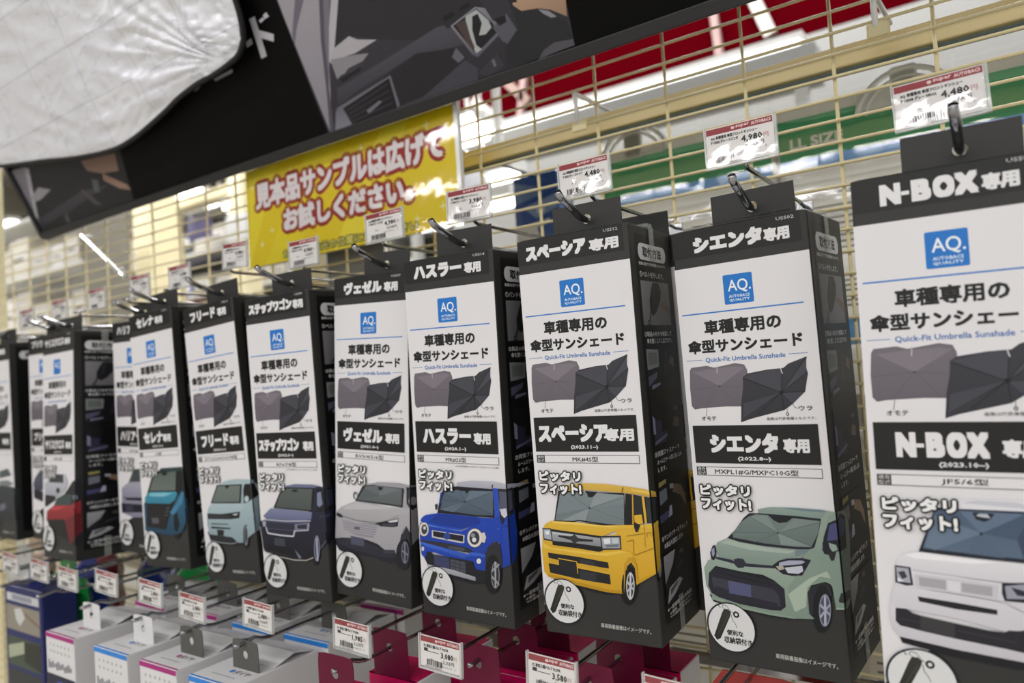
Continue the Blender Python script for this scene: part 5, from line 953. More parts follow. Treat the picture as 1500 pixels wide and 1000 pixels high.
def side_print(key):
    full = key not in ('boxa', 'prius', 'nbox')
    A = Art(f_side); x0, x1 = 11, D*1000-3
    A.rect(x0, -326, x1, -7, '#121213')
    A.rect(x0+5, -28.5, x0+67, -14.5, '#e6e6e8', r=6.4)
    A.text('取付方法', x0+15, -25.6, x0+56, -17.4, '#1a1a1a', bold=.45, n=6, res=1)
    if not full: return A
    tx = lambda s, a, b, z0, z1, c='#e0e0e0': A.text(s, x0+a, z0, x0+b, z1, c, bold=.12, n=4, res=1)
    tx('画像は全て代表車種のものです。', 5, 66, -33, -30.2)
    tx('①バンドを外します。' if key == 'hustler' else '①ベルトを外します。', 5, 58, -43, -38)
    def pic(z0, z1, polys, bg='#2a2a30'):
        A.rect(x0+5, z0, x0+68, z1, bg)
        for c_, *L in polys: A.poly([(x0+5+63*L[i], z0+(z1-z0)*L[i+1]) for i in range(0, len(L), 2)], c_)
    pic(-83, -46, [('#8c8a8e>#7c7a7e', 0, 0, 1, 0, 1, 1, 0, 1), ('#232328', .42, .98, .62, .98, .7, .8, .66, .6, .5, .32, .36, .2, .26, .3, .26, .55, .34, .8), ('#3a3a42', .42, .9, .5, .92, .42, .5, .36, .35), ('#7d6656', .62, .46, .86, .3, .98, .2, .98, .42, .7, .56), ('#232328', .26, .3, .3, .3, .24, .12, .2, .12)])
    A.ell(x0+5+63*.2, -81, 3, 2.6, '#19191c', 12); A.ell(x0+5+63*.2, -81, 1.4, 1.1, '#8c8a8e', 8)
    tx('②製品の向きを確認して', 5, 66, -92.5, -88.4); tx('傘を開くように広げます。', 9, 66, -98.5, -94.2)
    pic(-138, -102, [('#8a8c8e', 0, .5, .4, .55, .42, .95, 0, .98), ('#6f7672', .05, .6, .36, .62, .36, .88, .05, .9), ('#17171b', .45, .2, .8, .1, .92, .7, .7, .98, .5, .9), ('#5c5c74', .0, .12, .3, .3, .34, .44, 0, .34), ('#6d594d', .78, .6, .96, .5, .98, .7, .84, .8), ('#2c2c34', .55, .3, .7, .34, .74, .9, .62, .86), ('#7a7a92', .1, .04, .4, .12, .4, .18, .1, .14)], '#1b1b20')
    pic(-184, -146, [('#33334a', .05, .1, .45, .06, .5, .5, .1, .6), ('#6a6a86', .05, .05, .5, .18, .5, .24, .05, .12), ('#0f0f12', .3, .3, .8, .3, .8, .9, .4, .95), ('#6d594d', .72, .36, .95, .3, .98, .5, .8, .56), ('#5c4c43', .75, .75, .95, .66, .95, .8), ('#8a8aa2', .02, .3, .1, .28, .1, .62, .02, .7)], '#16161a')
    tx('③両面ファスナーで', 5, 62, -191.6, -187.6); tx('ルームミラーの間に差し込み', 9, 66, -198, -194); tx('します。', 9, 28, -204.4, -200.6)
    pic(-251, -211, [('#a39a5a', .04, .86, .3, .9, .3, .98, .04, .96), ('#777c88', .04, .5, .3, .56, .3, .8, .04, .78), ('#0f0f13', .3, .4, .9, .5, .9, .95, .3, .9), ('#8d7360', .5, .66, .8, .5, .98, .2, .98, .46, .84, .72, .6, .8), ('#b4b4ba', .42, .74, .56, .72, .56, .82, .42, .84), ('#4a4a74', .0, .14, .4, .2, .46, .34, 0, .3), ('#b9b9cf', .3, .18, .44, .2, .44, .4, .36, .4)], '#16161b')
    tx('④サンバイザーを下ろして', 5, 66, -260, -255.8); tx('本製品を固定します。', 9, 54, -266.6, -262.4)
    pic(-311, -271, [('#a9a9ad>#8d8d92', 0, .42, .3, .72, .42, .98, 0, .98), ('#1a1a1e', .12, .4, .5, .98, .98, .98, .98, .3, .5, .2), ('#b0b0b4', .02, .02, .12, .3, .5, .36, .62, .28, .3, .1), ('#5d5d62', .14, .14, .4, .26, .44, .34, .16, .26), ('#37373c', .4, .5, .7, .6, .7, .7, .42, .62), ('#5b564a', .56, .84, .7, .8, .72, .9, .6, .92)], '#1c1c20')
    tx('※一部車種では本製品', 5, 62, -316.6, -313); tx('の固定、またはミラー', 9, 62, -320, -317.6); tx('での固定ができない', 9, 60, -323, -320.8)
    return A
_tab = None
def tab_mesh():
    """hang tab with a punched round hole"""
    global _tab
    if _tab: return _tab
    bm = bmesh.new(); hw3, z0, z1, hz, r = .0325, -PIV+.0002, -PIV+.0262, -PIV+.0125, .0042; n = 24
    def rim(i):
        a = 2*math.pi*i/n; c, s_ = math.cos(a), math.sin(a)
        k = min(hw3/abs(c) if abs(c) > 1e-6 else 9, ((z1-hz) if s_ > 0 else (hz-z0))/abs(s_) if abs(s_) > 1e-6 else 9)
        return (c*k, hz+s_*k)
    rings = []
    outer = [rim(i) for i in range(n)]
    for j, (sx_, sz_) in enumerate(((hw3, z1), (-hw3, z1), (-hw3, z0), (hw3, z0))):
        q = min(range(n), key=lambda i: (outer[i][0]-sx_)**2+(outer[i][1]-sz_)**2); outer[q] = (sx_, sz_)
    for y in (-.0004, .0004):
        rings.append([bm.verts.new((p[0], y, p[1])) for p in outer]); rings.append([bm.verts.new((r*math.cos(2*math.pi*i/n), y, hz+r*math.sin(2*math.pi*i/n))) for i in range(n)])
    for i in range(n):
        j = (i+1) % n
        bm.faces.new((rings[0][i], rings[0][j], rings[1][j], rings[1][i])); bm.faces.new((rings[2][j], rings[2][i], rings[3][i], rings[3][j]))
        bm.faces.new((rings[0][j], rings[0][i], rings[2][i], rings[2][j])); bm.faces.new((rings[1][i], rings[1][j], rings[3][j], rings[3][i]))
    bmesh.ops.recalc_face_normals(bm, faces=bm.faces)
    me = bpy.data.meshes.new('hang_tab'); bm.to_mesh(me); bm.free(); me.materials.append(CARD); _tab = me
    return me
TAB_Y = .018
body_me = None
def make_box(key):
    global body_me
    X, Y, Z, yaw, roll, tilt = POSE[key]
    t = empty('sunshade_box', (X, Y, Z_TOP+Z+PIV), (tilt, roll, yaw))
    d_ = INFO[key][7]
    tag(t, 'hanging charcoal and white sunshade box printed with %s' % ('a ' if not d_[0] in 'aeiou' else 'an ')+d_, 'product box', 'sunshade boxes hanging in the upper row')
    if body_me is None:
        o = MB().box(-W/2, W/2, 0, D, -PIV-H, -PIV).build('carton', CARD, t, bevel=.0013); body_me = o.data
    else: link('carton', body_me, t)
    o = link('hang_tab', tab_mesh(), t); o.location = (.008, TAB_Y, 0)
    lf = MB()                                   # lid flap bulging over the right-hand top edge
    pts = [(-W/2+.002, 0), (-W/2+.006, .0022), (-.02, .0034), (.02, .0034), (W/2-.006, .0024), (W/2-.0015, 0)]
    n = len(pts)
    lf.v = [(p[0], y, -PIV+p[1]*(1 if 0 < k < 3 else .15)) for k, y in enumerate((.001, .03, .06, D-.001)) for p in pts]
    lf.f = [(k*n+i, k*n+i+1, (k+1)*n+i+1, (k+1)*n+i) for k in range(3) for i in range(n-1)]
    o = lf.build('lid_flap', CARD, t, True); md = o.modifiers.new('s', 'SOLIDIFY'); md.thickness = .0005; md.offset = 1
    A = front_print(key); A.build('front_print', t)
    C_ = Art(f_front); C2 = Art(f_side)
    for kind_, col, q in CAR_ART[key]:
        pts = [(q[i], q[i+1]) for i in range(0, len(q), 2)]
        if kind_[0] == 'L': C_.line(pts if max(p[0] for p in pts) < 52.8 else [(min(p[0], 52.8), p[1]) for p in pts], float(kind_[1:]), col); continue
        c_ = col.split('>')
        a = clip(pts, WM/2, True)
        if len(a) > 2: C_.poly(a, *c_)
        b = clip(pts, WM/2, False)
        if len(b) > 2 and key != 'nbox': C2.poly([(p[0]-WM/2, p[1]) for p in b], *c_)
    
    o = C_.build('car_picture', t); o.location = (0, -.0010, 0)
    if C2.v: o = C2.build('car_picture', t); o.location = (.0008, 0, 0)
    B_ = Art(f_front); badge(B_, True); o = B_.build('round_badge', t); o.location = (0, -.0018, 0)
    # the slogan lies over the car picture
    S_ = Art(f_front)
    S_.text('ピッタリ', -46.6, -208.6, -7.6, -201.2, '#eeeeee', bold=.5, outline=1.7, oc='#161616'); S_.text('フィット!', -46.6, -219.6, -7.6, -211.4, '#eeeeee', bold=.5, outline=1.7, oc='#161616')
    o = S_.build('slogan_print', t); o.location = (0, -.0017, 0)
    side_print(key).build('side_print', t)
    tp = MB().box(W/2+.0012, W/2+.0014, .040, .050, -PIV-.028, -PIV+.001); tp.box(W/2-.014, W/2+.0005, .040, .050, -PIV+.0012, -PIV+.0040)
    tp.build('clear_tape', mat('tape', '#cfd2cc', .12, alpha=.3, coat=.5), t)
    MB().box(W/2+.0012, W/2+.0014, .040, .050, -PIV-H+.001, -PIV-H+.03).build('clear_tape', mat('tape'), t)
    return t
boxes = {k: make_box(k) for k in POSE}
# top face lettering of the bulging second box
A = Art(lambda u, v, h: (u, v, -PIV+.0036+h)); A.text('シエンタ専用', -38, 4, 38, 14, '#d9d9d9', bold=.6)
A.build('top_print', boxes['sienta'])
def copy_tree(o, parent=None):
    c = o.copy(); COL.objects.link(c)
    if parent: c.parent = parent
    for ch in list(o.children): copy_tree(ch, c)
    return c
b2 = copy_tree(boxes['spacia']); b2['label'] = 'second sunshade box right behind the one with the yellow boxy car'
b2.location = b2.location+Vector((.0030, D+.0035, .001))

# ------------------------------------------------------------------ hooks and price tags, upper row
def hook(x, zh, ytip, label, group, y_hole=.556, rise=.0165, zt=None, ytag=.565, r=.0031):
    """prong from the mesh out through the tab hole with an upturned tip, plus the thin wire that carries the tag"""
    t = empty('display_hook', (x, MY-.004, zh)); tag(t, label, 'hook', group)
    yt = ytip-(MY-.004); yb = yt+.030
    pts = [(0, 0, 0), (0, yb+.02, 0), (0, yb+.010, .0003), (0, yb+.002, .002), (0, yb-.006, .0055), (0, yt+.006, rise*.72), (0, yt, rise)]
    MB().tube(pts, [r*.8, r*.8, r, r, r, r, r*.95], 12).build('prong', CHROME, t, True)
    dz = (zt-zh) if zt is not None else .024; yg = ytag+.004-(MY-.004)
    MB().tube([(0, .002, dz-.002), (0, -.02, dz), (0, yg+.004, dz), (0, yg, dz+.002), (0, yg, dz+.006)], .0019, 8).build('tag_wire', CHROME, t, True)
    MB().tube([(-.016, yg, dz+.006), (.016, yg, dz+.006)], .0017, 8).build('tag_bar', CHROME, t, True)
    MB().box(-.008, .008, .0005, .0035, -.012, dz+.003).build('base_plate', CHROME, t, bevel=.0006)
    return t
def price_tag(x, y, z, label, group, price, sub, l1='AQ 車種専用 傘型フロントサンシェー', l2='ド', cw=.0515, ch=.031, yaw=0, roll=0, old=False):
    t = empty('price_tag', (x, y, z), (0, roll, yaw)); tag(t, label, 'price tag', group)
    MB().box(-cw/2, cw/2, -.0004, .0004, .0006, ch).build('card', mat('tag_card', '#e9e6e4' if not old else '#e9e6e4', .5), t)
    A = Art(lambda u, v, h: (u, -.0004-h, v)); w2 = cw*500; hh = ch*1000; S = cw/.0515
    A.rect(-w2+.6, hh-5.2, w2-.6, hh-.6, '#96333b')
    A.text('super', -2*S, hh-4.1, 8*S, hh-1.7, '#e6c9c9', bold=.2, n=4, res=1); A.text('AUTOBACS', 9.6*S, hh-4.0, 24*S, hh-1.7, '#e6c9c9', bold=.2, n=4, res=1)
    A.ell(-4.4*S, hh-2.9, 1.5, 1.2, '#e6c9c9', 10)
    A.text(l1, -w2+4, hh-9.4, w2-12, hh-6.8, '#2c2c2c', bold=.12, n=4, res=1); A.text(l2, -w2+4, hh-12.6, -1*S, hh-10.1, '#2c2c2c', bold=.12, n=4, res=1)
    A.text(price, 1.5*S, hh-16.2, 17*S, hh-11.0, '#26262a', bold=.22, n=4, res=1); A.text('円', 18*S, hh-15.6, 21.6*S, hh-12.0, '#c07a80', res=1)
    A.text(sub+'円', 4*S, hh-20.2, 18*S, hh-17.0, '#55555a', bold=.06, n=4, res=1); A.text('(税込)', -13*S, hh-19.8, -8*S, hh-17.8, '#55555a', res=1)
    A.text('000-000-00   5', 0, hh-23.0, 20*S, hh-21.4, '#77777a', res=1)
    rr = random.Random(hash(price) % 97+int(abs(x)*1000)); u = -w2+7
    while u < -w2+28*S:
        b_ = rr.choice((.35, .35, .7, 1.0)); A.rect(u, 2.6, u+b_, 7.4, '#2c2c30'); u += b_+rr.choice((.35, .5, .8))
    A.text('4971475945361', -w2+5, .9, -w2+28*S, 2.3, '#444448', res=1)
    A.build('printed_face', t)
    MB().box(-cw/2-.0012, cw/2+.0022, -.0016, -.0012, -.0016, ch+.001).build('clear_sleeve', film_mat('sleeve', 1.0, .15, 40), t)
    e = MB().box(cw/2+.0002, cw/2+.0022, -.0016, .0012, -.0016, ch+.001); e.box(-cw/2-.0012, cw/2+.0022, -.0016, .0012, -.0016, -.0001); e.box(-cw/2-.0014, -cw/2-.0002, -.0016, .0012, -.0016, ch+.001)
    e.build('sleeve_edge', mat('sleeve_edge', '#e8ecea', .1, alpha=.55, coat=1), t)
    return t
BEH = {'nbox': 'white boxy car', 'sienta': 'pale green minivan', 'spacia': 'yellow boxy car', 'hustler': 'blue round-headlight car', 'vezel': 'pale grey sport utility car', 'step': 'dark violet blue van', 'freed': 'light blue minivan', 'serena': 'turquoise minivan', 'harrier': 'lilac grey car', 'yaris': 'white and red cars', 'prius': 'dark grey car', 'boxa': 'dark car at the left edge'}
UP = 'hooks of the upper row'; UT = 'price tags of the upper row'
TAGS = {'nbox': ((1311, 193), (1452, 160), '4,480', '4,073', 'ド USS08 グレー NBOX'), 'sienta': ((1035, 248), (1140, 225), '4,980', '4,528', 'ド USS02 グレー シエンタ'),
 'spacia': ((820, 293), (896, 276), '4,480', '4,073', 'ド USS12 グレー スペーシア'), 'hustler': ((656, 327), (720, 315), '3,980', '3,619', 'ド USS14 グレー ハスラー'),
 'vezel': ((537, 357), (592, 345), '4,980', '4,528', 'ド USS07 グレー ヴェゼル'), 'step': ((423, 393), (469, 385), '4,980', '4,528', 'ド USS09 グレー ステップ'),
 'freed': ((324, 394), (366, 388), '4,980', '4,528', 'ド グレー フリード'), 'serena': ((248, 425), (281, 417), '4,980', '4,528', 'ド グレー セレナ'),
 'harrier': ((190, 437), (222, 431), '4,980', '4,528', 'ド グレー ハリアー'), 'yaris': ((130, 455), (156, 449), '4,980', '4,528', 'ド グレー ヤリス'),
 'prius': ((76, 470), (101, 464), '4,980', '4,528', 'ド グレー プリウス'), 'boxa': ((30, 482), (52, 477), '4,980', '4,528', 'ド グレー')}
for k, (a, b, pr, sb, l2) in TAGS.items():
    bx_ = boxes[k]; hx = (bx_.matrix_basis @ Vector((.008, TAB_Y, -PIV+.0125)))
    pa, pb = at(*a, .565), at(*b, .565); zt = (pa.z+pb.z)/2
    hk = hook(hx.x, hx.z-.0009, hx.y-.047, 'chrome prong hook carrying the sunshade box with the %s' % BEH[k], UP, zt=zt-.004)
    cw_ = pb.x-pa.x if k in ('nbox', 'sienta', 'spacia', 'hustler', 'vezel') else .050
    price_tag((pa.x+pb.x)/2, .565, zt, 'price tag above the box with the %s%s' % (BEH[k], ', reading '+pr if k in ('nbox', 'sienta', 'spacia', 'hustler', 'vezel') else ''), UT, pr, sb, l2=l2, cw=cw_-.003, ch=.0305, roll=(pa.z-pb.z)/(pb.x-pa.x) if k != 'step' else .0)

# ------------------------------------------------------------------ packs on the far side of the mesh
BY = .95
def pack_far(px0, px1, label, hook_px, extra=True):
    a = at(px0[0], px0[1], BY); b = at(px1[0], px1[1], BY)
    x0, x1 = a.x, b.x; zt = at(1180, 151, BY).z
    cx = (x0+x1)/2; hw4 = (x1-x0)/2
    t = empty('bagged_pack', (cx, BY, zt)); tag(t, label, 'package', 'green banded packs hung beyond the mesh')
    MB().box(-hw4, hw4, 0, .05, -.36, -.0).build('pouch', mat('pouch_white', '#f8f7f0', .3, coat=.5, noise=.04), t, bevel=.008)
    A = Art()
    w5 = hw4*1000-3
    A.rect(-w5, -68, w5, -17, '#4db078'); A.rect(-w5, -80, w5, -68, '#6cb2fa'); A.rect(-w5, -17, w5, -4, '#fbfcf8')
    A.poly([-w5, -17, w5, -17, w5, -28, -w5+30, -22], '#84d0a2')  # pale glare strip painted into the top of the green band
    if extra: A.text('LL SIZE', -w5+14, -54, -w5+74, -42, '#ffffff', bold=.7, res=3)
    A.rect(-w5+24, -118, w5-14, -113, '#55503f'); A.rect(-w5+24, -111, w5-60, -108, '#8a8674')
    for k in range(9): A.rect(-w5+22, -132-k*7.4, w5-12-(k*37 % 50), -129.6-k*7.4, '#9a9686')
    A.rect(-w5+2, -262, w5-2, -205, '#efeee6'); A.rect(-w5+2, -300, w5-2, -266, '#5f97cc'); A.rect(-w5+2, -352, w5-2, -304, '#e4e2d8')
    for k in range(7): A.rect(-w5+12, -218-k*6, w5-30, -215.6-k*6, '#8b8778')
    A.build('printed_front', t, print_mat('pack_print', .22, coat=.8))
    MB().box(-hw4-.004, hw4+.004, -.006, -.0055, -.355, .02).build('clear_bag', film_mat('bag_film', .8, .35, 14), t)
    hp = at(hook_px[0], hook_px[1], BY-.004); hx_, hz_ = hp.x-cx, hp.z-zt
    m = MB(); R0 = .052
    m.tube([(hx_+R0*math.cos(R_(a_)), -.004, hz_-R0+.0+R0*math.sin(R_(a_))) for a_ in range(10, 171, 10)], .0035, 8)
    m.tube([(hx_+R0*.82*math.cos(R_(a_)), -.004, hz_-R0+R0*.82*math.sin(R_(a_))) for a_ in range(10, 171, 10)], .0025, 8)
    m.build('hanger', mat('hanger_white', '#ecefee', .25, coat=.5), t, True)
    MB().box(hx_-.014, hx_+.014, -.006, -.001, hz_-.045, hz_+.004).build('hanger_bridge', mat('hanger_white'), t, bevel=.003)
    MB().box(hx_-R0, hx_+R0, -.005, -.001, -.004, hz_-R0+.012).build('hanger_base', mat('hanger_white'), t, bevel=.001)
    return t
pack_far((1136, 200), (1560, 120), 'clear bagged pack with green band reading LL SIZE, behind the mesh at the right', (1322, 100))
pack_far((880, 250), (1130, 190), 'clear bagged pack with green band behind the mesh, left of the LL SIZE one', (925, 186), extra=False)
def slab(name, p0, p1, Y, dep, m, label, cat, group=None, bevel=.002, part=None):
    a, b = at(*p0, Y), at(*p1, Y)
    o = MB().box(-(b.x-a.x)/2, (b.x-a.x)/2, 0, dep, b.z-a.z, 0).build(name, m, None, bevel=bevel, at_=((a.x+b.x)/2, Y, a.z))
    if name in ('hanging_sign', 'banner'):
        for s_ in (-.4, .4): MB().tube([((b.x-a.x)*s_, dep/2, 0), ((b.x-a.x)*s_, dep/2, CZ-a.z)], .004, 6).build('hanging_rod', WHITE, o)
    return tag(o, label, cat, group)
# blue patterned pack between the tags
a = at(750, 262, 1.15); b = at(822, 345, 1.15)
t = empty('printed_pack', ((a.x+b.x)/2, 1.15, a.z)); tag(t, 'deep blue and white printed pack seen through the mesh left of the yellow-car box', 'package')
hwp = (b.x-a.x)/2; MB().box(-hwp, hwp, 0, .06, -.32, 0).build('pouch', mat('pack_blue', '#4a6ab0', .3, coat=.5), t, bevel=.006)
MB().tube([(0, MY-1.15, -.004), (0, .06, -.004)], .003, 8).build('peg', CHROME, t, True)
A = Art(); q = hwp*1000-2
A.rect(-q, -316, q, -2, '#3b5cab'); A.poly([-q, -10, 0, -24, q*.4, -40, -q, -52], '#6f8cc4'); A.poly([-q*.6, -60, q, -44, q, -70, 0, -84], '#8aa3d2'); A.ell(q*.2, -70, 9, 7, '#c9d4ea')
A.poly([-q, -96, q*.6, -88, q*.5, -130, -q, -150], '#dcdfe8'); A.poly([0, -100, q, -92, q, -150, q*.2, -140], '#3a63b0'); A.rect(-q, -314, q, -150, '#d3d7e2'); A.ell(0, -150, 20, 14, '#2f62b4')
A.build('printed_front', t, print_mat('pack_print', .22, coat=.8))
GREYW = mat('pale_panel', '#cfcfc9', .5, noise=.05, nscale=4)
# goods that fill the far side of the mesh behind the boxes
rg = random.Random(3)
xx = -2.2; i = 0
cols = [('#c9c3b4', 'beige'), ('#8f8a7c', 'grey brown'), ('#d8d7d2', 'white'), ('#a8a394', 'taupe'), ('#5f6c86', 'slate blue'), ('#b9b3a2', 'sand')]
names_x = []
while xx < .38:
    w_ = rg.choice((.16, .2, .24)); c_, cn = cols[i % 6]
    x1_ = min(xx+w_, .40); top = .17 if xx+w_ < -.55 else -.10
    t = empty('goods_carton', ((xx+x1_)/2, .90, -.62)); tag(t, '%s carton on the far side of the mesh, %s' % (cn, ['first', 'second', 'third', 'fourth', 'fifth', 'sixth', 'seventh', 'eighth', 'ninth', 'tenth', 'eleventh', 'twelfth', 'thirteenth', 'fourteenth', 'fifteenth', 'sixteenth'][i]+' from the left end'), 'carton', 'cartons beyond the mesh')
    hh_ = (x1_-xx)/2-.004
    MB().box(-hh_, hh_, 0, .12, 0, top+.62).build('carton', mat('carton_'+c_[1:], c_, .5, noise=.06, nscale=12), t, bevel=.003)
    A = Art(); W6 = hh_*1000
    for k in range(int((top+.62)*1000/95)):
        z_ = 40+k*95
        A.rect(-W6*.85, z_, W6*.85, z_+52, ['#dedbd2', '#b8b2a2', '#7d8794', '#d6d2c4', '#9c9484'][(k+i) % 5])
        for q_ in range(4): A.rect(-W6*.75, z_+8+q_*10, W6*(.2+.12*((q_*7+k) % 4)), z_+11+q_*10, '#6f6a5e')
    A.build('printed_front', t)
    xx = x1_+.012; i += 1
sh = MB().box(XL, XR, .86, 1.3, -.64, -.62).build('far_shelf', CREAM_WALL, bevel=.002); tag(sh, 'cream shelf board on the far side of the mesh under the cartons', 'shelf')

# white plastic hooks clipped on the upper mesh
def clip_hook(px, py, dx, label):
    p = at(px, py, MY-.004); t = empty('mesh_hook', p); tag(t, label, 'hook')
    m = MB(); m.tube([(0, -.002, -.03), (0, -.004, 0), (0, -.006, .004), (0, .0, .0055), (.004, .09, .006)], .0028, 8); m.build('wire', mat('acrylic', '#f4f4f2', .1, coat=1), t, True)
    MB().box(-.008, .012, -.004, .0, -.040, -.026).build('clip', CREAM, t, bevel=.002)
clip_hook(845, 145, 0, 'small clear hook clipped on the mesh above the yellow-car price tag')
clip_hook(1279, -5, 0, 'clear hook with cream clip on the mesh high above the green-car price tag')

# ------------------------------------------------------------------ lower row
MAG = mat('magenta_card', '#c40557', .42, spec=.3); MAGT = mat('magenta_tab', '#62042e', .4, spec=.3); BOXW = mat('white_card', '#dcdbdc', .45); GREYTAB = mat('grey_card', '#55544f', .5)
LH = 'hooks of the lower row'
def low_tab(parent, w_, h_, m, y=0, hole=(0, .6), corner=.004):
    bm = MB(); hx_, hz_ = hole[0], hole[1]*h_; n = 20; r = .0042
    import itertools
    def rim(i):
        a = 2*math.pi*i/n; c, s_ = math.cos(a), math.sin(a)
        k = min(((w_/2-hx_) if c > 0 else (w_/2+hx_))/abs(c) if abs(c) > 1e-6 else 9, ((h_-hz_) if s_ > 0 else hz_)/abs(s_) if abs(s_) > 1e-6 else 9)
        return [hx_+c*k, hz_+s_*k]
    o_ = [rim(i) for i in range(n)]
    for cx, cz in ((w_/2, h_), (-w_/2, h_), (-w_/2, 0), (w_/2, 0)):
        q = min(range(n), key=lambda i: (o_[i][0]-cx)**2+(o_[i][1]-cz)**2); s2 = corner if cz else 0
        o_[q] = [cx-math.copysign(s2*.3, cx), cz-s2*.3 if cz else 0]
    for yy in (y, y+.0008):
        bm.v += [(p[0], yy, p[1]) for p in o_]+[(hx_+r*math.cos(2*math.pi*i/n), yy, hz_+r*math.sin(2*math.pi*i/n)) for i in range(n)]
    for i in range(n):
        j = (i+1) % n
        bm.f += [(i, j, n+j, n+i), (2*n+j, 2*n+i, 3*n+i, 3*n+j), (j, i, 2*n+i, 2*n+j), (n+i, n+j, 3*n+j, 3*n+i)]
    return bm.build('hang_tab', m, parent)
def magenta_box(x, y, z, label):
    t = empty('magenta_box', (x, y, z)); tag(t, label, 'product box', 'magenta boxes on the lower hooks')
    w_, d_, h_ = .062, .052, .13
    MB().box(-w_/2, w_/2, .0012, d_, -h_, -.001).build('carton', BOXW, t, bevel=.001)
    m = MB(); m.box(-w_/2-.0004, w_/2-.001, .0, d_-.004, -.0008, .0002); m.box(-w_/2-.0004, w_/2+.0004, .0, .001, -h_, .0002)
    m.build('magenta_wrap', MAG, t)
    low_tab(t, .046, .046, MAGT, y=-.0006, hole=(-.001, .62))
    MB().box(-.006, .006, .02, .021, .0004, .0007).build('tuck_slot', CARD_EDGE, t)
    return t
def low_hook(x, label, ytip=.452, zh=-.262, zt=None): return hook(x, zh, ytip, label, LH, rise=.004, zt=zt if zt is not None else -.2405, ytag=.466, r=.0022)
hk = [(-.195, 'bright lower prong hook nearest the right, by the red package'), (-.308, 'lower prong hook under the yellow-car box, with magenta boxes'), (-.418, 'lower prong hook under the blue-car box, with magenta boxes'), (-.524, 'lower prong hook left of the magenta boxes hung in the middle'),
      (-.668, 'lower prong hook with grey tabbed white boxes'), (-.763, 'lower prong hook with a magenta striped white box and grey tab'), (-.862, 'lower prong hook with a blue striped white box and white tab'), (-.981, 'lower prong hook with a magenta striped white box and white tab'), (-1.10, 'lower prong hook with the green package'), (-1.22, 'lower prong hook with navy package'), (-1.35, 'lower prong hook at the far left')]
for x_, lb in hk: low_hook(x_, lb, ytip=.452 if x_ < -.43 else .515)
for x_, ys, nm in ((-.308, (.535, .592, .650), 'under the yellow-car box'), (-.418, (.530, .592, .652), 'under the blue round-headlight car box'), (-.524, (.456, .526, .600), 'left of the middle of the frame')):
    for k, y_ in enumerate(ys):
        magenta_box(x_, y_, -.262-.0285, 'magenta hanging box %s, %s on its hook' % (nm, ['front one', 'middle one', 'rear one'][k]))
magenta_box(-.21, .60, -.2905, 'magenta hanging box just left of the red S package, below the gap between the two nearest boxes') if False else None
def white_box(x, y, z, stripe, label, tabm, tabx=0, w_=.074, d_=.105, h_=.20, ty=.034):
    t = empty('bulb_box', (x+.010, y, z)); tag(t, label, 'product box', 'white light bulb boxes on the lower hooks')
    MB().box(-w_/2, w_/2, 0, d_, -h_, 0).build('carton', BOXW, t, bevel=.0012)
    A = Art(); q = w_*500
    A.rect(-q, -6, q, -.6, stripe)
    for k in range(2):
        for c_ in range(6): A.ell(-q*.66+c_*q*.26, -14-k*8, 1.6, 1.6, '#9c9890', 8); A.ell(-q*.66+c_*q*.26, -14-k*8, .8, .8, '#dcdbdc', 6)
    for c_ in range(12): A.rect(-q*.85+c_*q*.14, -44+(c_*5 % 4), -q*.85+c_*q*.14+q*.1, -33-(c_*3 % 5), '#8f8f96')
    A.rect(-q, -h_*1000+1, q, -50, '#191d3a'); A.ell(0, -86, q*.62, 30, '#3b4fa6'); A.ell(0, -80, q*.3, 16, '#a9bbe8'); A.rect(q*.5, -100, q*.95, -60, '#12142a')
    A.build('printed_front', t)
    A = Art(lambda u, v, h: (u, v, h))
    A.rect(-q, .8, q, 3.2, stripe); A.text('ダイヤ', q*.1, 22, q*.72, 30, '#45454a', bold=.2, n=4); A.ell(-q*.02, 26, 3.2, 3.4, stripe, 12); A.rect(-q*.5, 14, q*.5, 15.5, '#a8a8ac')
    A.build('printed_top', t)
    A = Art(lambda u, v, h: (w_/2+h, u, v)); A.ell(70, -60, 6, 7, '#6a6a6e'); A.ell(86, -54, 5, 6, '#77777b'); A.rect(10, -h_*1000+8, 96, -92, '#33333a'); A.build('printed_side', t)
    o = low_tab(t, .042, .030, tabm, y=ty, hole=(tabx, .5)); o.location = (.010, 0, 0)
    fl = MB(); fl.v = [(-w_/2+.002, .05, .0006), (w_/2-.002, .05, .0006), (-w_/2+.002, .075, .0075), (w_/2-.002, .075, .0075), (-w_/2+.002, .1, .0012), (w_/2-.002, .1, .0012)]; fl.f = [(0, 1, 3, 2), (2, 3, 5, 4)]
    o = fl.build('top_flap', BOXW, t); md = o.modifiers.new('s', 'SOLIDIFY'); md.thickness = .0008
    return t
MG, BL_ = '#a8267a', '#2d84d6'
ZB = -.2785
white_box(-.688, .430, ZB-.007, BL_, 'blue striped white bulb box with grey tab, in front on its hook', GREYTAB)
white_box(-.684, .545, ZB-.003, BL_, 'blue striped white bulb box behind the front one with a grey tab', GREYTAB)
white_box(-.674, .655, ZB, MG, 'white bulb box with black tab right under the pale grey car box', mat('black_card', '#1c1c1c', .5))
white_box(-.783, .430, ZB-.007, MG, 'magenta striped white bulb box with grey tab', GREYTAB, w_=.070)
white_box(-.783, .545, ZB-.003, BL_, 'white bulb box behind the magenta striped box with grey tab', GREYTAB, w_=.070)
white_box(-.880, .430, ZB-.007, BL_, 'blue striped white bulb box with white tab', BOXW, w_=.072)
white_box(-.885, .545, ZB, MG, 'white bulb box behind the blue striped box with white tab', GREYTAB, w_=.072)
white_box(-1.000, .430, ZB-.007, MG, 'magenta striped white bulb box with white tab, leftmost of the white boxes', BOXW, w_=.072)
